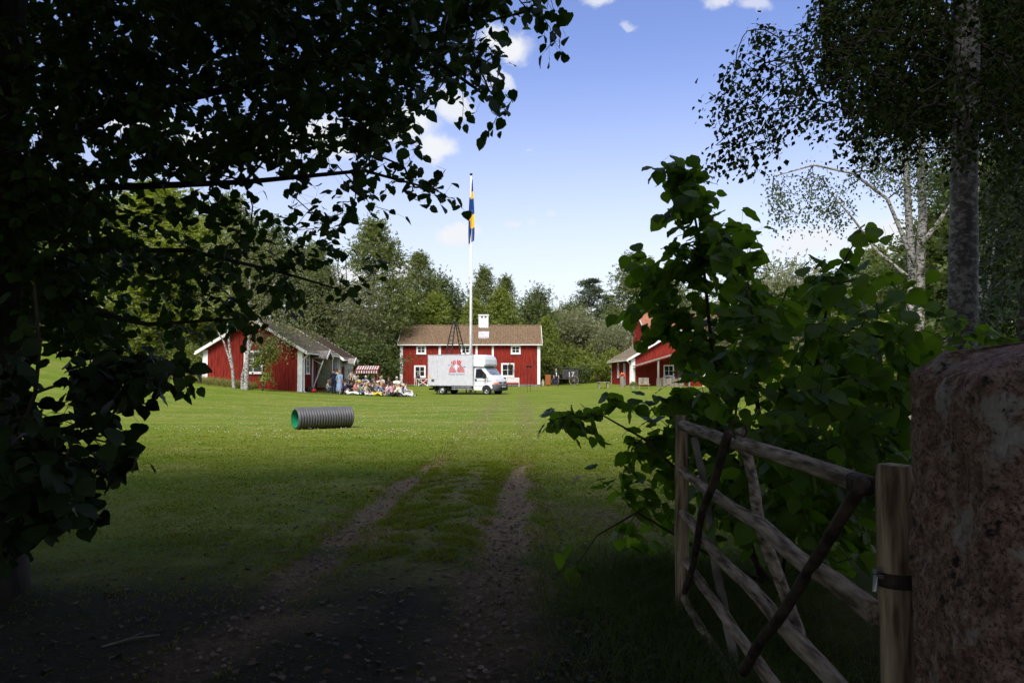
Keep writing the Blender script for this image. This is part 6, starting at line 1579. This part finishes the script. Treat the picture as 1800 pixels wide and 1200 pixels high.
hsp = np.array([tuple(hs(*q)) for q in ((1162, 300, 6.3), (1195, 292, 6.3), (1215, 320, 6.3), (1180, 345, 6.35), (1235, 345, 6.3), (1170, 385, 6.3), (1205, 305, 6.3), (1225, 365, 6.3), (1200, 365, 6.3), (1235, 385, 6.2), (1190, 415, 6.3), (1225, 430, 6.3), (1250, 440, 6.2), (1215, 465, 6.3), (1180, 470, 6.3), (1270, 460, 6.3), (1230, 490, 6.2), (1195, 505, 6.3), (1260, 510, 6.3), (1175, 320, 6.35), (1210, 335, 6.25), (1190, 375, 6.4), (1245, 415, 6.35), (1265, 430, 6.25), (1285, 440, 6.3), (1240, 460, 6.4), (1210, 440, 6.2), (1160, 490, 6.3), (1145, 520, 6.3), (1300, 470, 6.3), (1280, 500, 6.2), (1240, 530, 6.3), (1190, 540, 6.2), (1290, 540, 6.3), (1160, 560, 6.3), (1330, 500, 6.3), (1480, 470, 6.1), (1450, 490, 6.0), (1410, 500, 6.0), (1520, 500, 6.2), (1560, 490, 6.3), (1430, 530, 6.1), (1490, 530, 6.1), (1550, 540, 6.2), (1600, 530, 6.4), (1380, 520, 6.2), (1640, 545, 6.4), (1680, 560, 6.4), (1215, 400, 6.3), (1250, 395, 6.3), (1200, 440, 6.2), (1325, 405, 6.4), (1290, 400, 6.4), (1110, 445, 6.4), (1135, 470, 6.4), (1500, 430, 6.1), (1523, 402, 6.1), (1430, 452, 6.0), (1600, 485, 6.5), (970, 740, 6.5), (1000, 730, 6.5), (1010, 1005, 6.4), (1735, 585, 5.4), (1780, 600, 5.2))])
leafy('hazel_shrub', 'tall big-leafed hazel shrub growing behind the open gate', 'shrub', [hroot + Vector((0, 0, -.15)), hroot + Vector((.02, 0, .5)), hs(1330, 700, 6.6), hs(1330, 560, 6.6)], .03, .012, np.concatenate([ht, hsp]), 6, .116, .19, M_HAZ, .55, .9, 300, bark=M_TWIG, limb=limbs, r_max=.014)

# big linden: trunk at the frame's edge, branches over the top of the view
M_LIND = leaf_mat('linden_leaf', (.020, .044, .007), (.050, .088, .014), .26, .55, (1.2, 1.5, .5), .2)
lin_poly = [(-60, -60), (985, -60), (985, 10), (965, 80), (940, 50), (905, 40), (880, 90), (865, 130), (880, 185), (850, 235), (800, 225), (760, 250), (740, 290), (785, 345), (740, 350), (690, 335), (690, 370), (665, 395), (655, 480), (620, 465), (590, 505), (525, 540), (470, 545), (440, 575), (400, 590), (345, 600), (310, 610), (250, 630), (150, 610), (60, 600), (-60, 620)]
lin_up = [(-60, -60), (960, -60), (860, 40), (800, 150), (700, 240), (560, 290), (420, 300), (250, 310), (100, 330), (-60, 400)]
lin_low = [(-60, 300), (330, 320), (420, 420), (520, 520), (430, 570), (300, 600), (-60, 600)]
tr0 = P(-48, 655, 6.2); lroot = Vector((tr0.x, 6.2, 0))
lt_ = [sample_poly(lin_poly, 400, lambda a, b_: random.uniform(5.6, 9.2)), sample_poly(lin_up, 1000, lambda a, b_: random.uniform(5.2, 9.5)), sample_poly(lin_low, 110, lambda a, b_: random.uniform(5.5, 9.0)), sample_poly([(-60, 330), (190, 330), (190, 600), (-60, 610)], 150, lambda a, b_: random.uniform(5.5, 8.5))]
ltips = np.array([tuple(P(*q)) for q in ((972, 70, 6.6), (955, 30, 6.6), (960, 88, 6.6), (940, 10, 6.6), (884, 185, 6.8), (862, 230, 6.8), (788, 348, 6.9), (770, 338, 6.9), (690, 372, 7.2), (650, 485, 7.0), (655, 470, 7.0), (600, 520, 7.0), (520, 540, 6.8), (430, 585, 6.8), (440, 575, 6.8), (330, 690, 6.2), (318, 660, 6.2))])
# crown above and behind, out of the picture: closes the sky over the track
def dome(n, c, rad, seed, lo=-.35):
    r2 = np.random.default_rng(seed); v = r2.normal(size=(n * 2, 3)); v /= np.linalg.norm(v, axis=1, keepdims=True); v = v[v[:, 2] > lo][:n]
    return np.array(c) + v * np.array(rad) * r2.uniform(.45, 1, (len(v), 1)) ** .6
ext = dome(15000, (-5.0, 2.6, 7.6), (6.0, 6.2, 5.0), 5); ext = ext[outside_view(ext, 120)]
tpts = [lroot + Vector((0, 0, -.3)), lroot + Vector((.03, 0, 1.5)), lroot + Vector((0, .05, 3.2)), lroot + Vector((.1, 0, 5.5)), lroot + Vector((.2, -.2, 7.5)), lroot + Vector((.3, -.4, 10))]
llimbs = [([tpts[2], P(200, 200, 6.6), P(480, 140, 7.0), P(760, 60, 7.0), P(930, 20, 6.8)], .05, .010), ([tpts[1] + Vector((0, 0, 1.0)), P(180, 330, 6.8), P(430, 320, 7.1), P(640, 300, 7.1), P(770, 335, 6.9)], .04, .007), ([tpts[1] + Vector((0, 0, .8)), P(150, 440, 6.6), P(330, 440, 6.9), P(500, 480, 6.9), P(600, 510, 6.9)], .035, .006),
          ([tpts[3], P(250, -60, 7), P(520, -60, 7.4), P(800, 130, 7.3), P(870, 180, 6.9)], .05, .008), ([tpts[1] + Vector((0, 0, .5)), P(120, 540, 6.4), P(260, 570, 6.6), P(420, 560, 6.8)], .045, .006)]
leafy('linden_tree', 'big dark linden whose low branches overhang the track and shade it', 'tree', tpts, .34, .15, np.concatenate(lt_ + [ltips]), 9, .088, .27, M_LIND, .6, .9, 300, extra=ext, limb=llimbs, r_tip=.003, r_max=.03, near=False)

# sapling in front of it, low on the left edge
sap_poly = [(-60, 640), (40, 620), (60, 690), (110, 700), (190, 640), (250, 640), (330, 640), (300, 690), (235, 680), (225, 730), (190, 760), (235, 800), (205, 850), (185, 910), (120, 920), (40, 960), (-60, 990)]
st_ = np.concatenate([sample_poly(sap_poly, 85, lambda a, b_: random.uniform(3.7, 5.0)), sample_poly([(-60, 790), (110, 790), (170, 860), (150, 910), (60, 960), (-60, 990)], 70, lambda a, b_: random.uniform(3.4, 4.8)), sample_poly([(120, 620), (310, 620), (230, 700), (140, 760)], 36, lambda a, b_: random.uniform(4, 5))])
sr = P(-40, 1200, 4.1); sr.z = -.1
M_SAP = leaf_mat('sapling_leaf', (.013, .028, .006), (.028, .050, .010), .12, .55, (1.2, 1.4, .5), .2)
leafy('linden_sapling', 'dark linden sapling leaning over the grass before the big linden', 'sapling', [sr, P(0, 950, 4.1), P(30, 780, 4.2), P(62, 690, 4.2), P(70, 610, 4.2), P(60, 500, 4.3)], .02, .006, st_, 6, .088, .17, M_SAP, .6, .9, 300, bark=M_TWIG, r_max=.010,
      limb=[([P(30, 780, 4.2), P(120, 760, 4.3), P(200, 780, 4.3), P(238, 805, 4.3)], .008, .003), ([P(62, 690, 4.2), P(150, 660, 4.4), P(240, 640, 4.5), P(320, 690, 4.5)], .008, .003), ([P(10, 900, 4.1), P(100, 880, 4.2), P(190, 910, 4.2)], .008, .003)])

# unseen trees added behind and over the viewer to keep the track in shade
M_OVER = leaf_mat('shade_maple_leaf', (.026, .055, .010), (.055, .095, .018), .12, .6, (1.2, 1.5, .5), .2)
def shade_tree(name, label, x, y, H, rad, n, seed, zlow):
    b0 = Vector((x, y, gz(x, y))); t_ = thing(name, label, 'tree', b0)
    pv = trunk_pts((0, 0, -.3), (.3, .2, H * .9), 8, .25, seed); bumpy_trunk(pv, .30, .06, 16, .4, seed).build('trunk', M_BARK, t_, True)
    c = (x, y, (H + zlow) / 2); e = dome(n, c, (rad, rad, (H - zlow) / 2), seed, -1.0); e = e[outside_view(e, 160, -160)]
    e = e - np.array(tuple(b0)); tg = e[::60]
    pos, pr2, tip = grow(np.array([tuple(p) for p in pv]), [-1] + list(range(len(pv) - 1)), tg, .3, .08, .06)
    V, Fc = branch_mesh(pos, pr2, len(pv), .010, 4, 2.3, .10, len(pv)); link('branches', mesh_np('branches', V, Fc), t_, [M_BARK])['kind'] = 'stuff'
    k = len(e); ld = unit(k); ld[:, 2] -= .3; nr = rng.normal(size=(k, 3)) * .45 + [0, 0, 1]
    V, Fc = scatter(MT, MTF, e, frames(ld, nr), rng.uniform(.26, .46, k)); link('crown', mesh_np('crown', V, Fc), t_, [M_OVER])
for i, (x, y, H, rad, n_, zl, lab) in enumerate(((1.2, -4.6, 14, 5.0, 5200, 8.0, 'thin-leaved shade maple added out of view with a high crown behind the gate'), (4.2, -1.5, 18, 3.9, 13000, 11.0, 'tall shade maple added out of view with a high crown standing past the granite pillar'), (-9.0, -7.0, 17, 6.6, 18000, 5.0, 'broad shade maple added out of view at the woodland edge behind the big linden'), (1.0, -11, 17, 6.5, 15000, 5.0, 'shade maple added out of view over the lane leading up to the gate'),
        (8.5, -4.0, 16, 6.0, 14000, 4.0, 'shade maple added out of view in the wood past the granite pillar'), (-13.5, -5, 13, 5, 9000, 3.0, 'shade maple added out of view in the wood behind the field edge'), (-12.5, 3.5, 13, 4.8, 12000, 2.0, 'shade maple added out of view at the field edge beside the big linden'), (-1.6, -2.2, 9.5, 4.4, 13000, 4.2, 'low spreading shade maple added out of view whose crown roofs the lane before the gate'))):
    shade_tree('unseen_shade_maple', lab, x, y, H, rad, n_, 40 + i, zl)
for i, (key, x, y, H, lab) in enumerate((('dbush', 5.2, -.2, 4, 'dark shade bush added out of view behind the granite pillar'), ('dbush', -7.5, 4.0, 4.2, 'dark shade bush added out of view at the foot of the big linden'), ('dbush', 2.5, -7.5, 4, 'dark shade bush added out of view on the verge of the lane'), ('dbush', -3.5, -9, 4, 'dark shade bush added out of view across the lane from the verge bush'), ('dbush', 7.5, 4.8, 4.4, 'dark shade bush added out of view beyond the thick birch'))):  # unseen bushes added to block low light from behind and the sides
    tree('bush', key, lab, 'bush', 0, y, None, H, i * 1.1, 1.0, 'added shade undergrowth out of view round the lane', X=x)
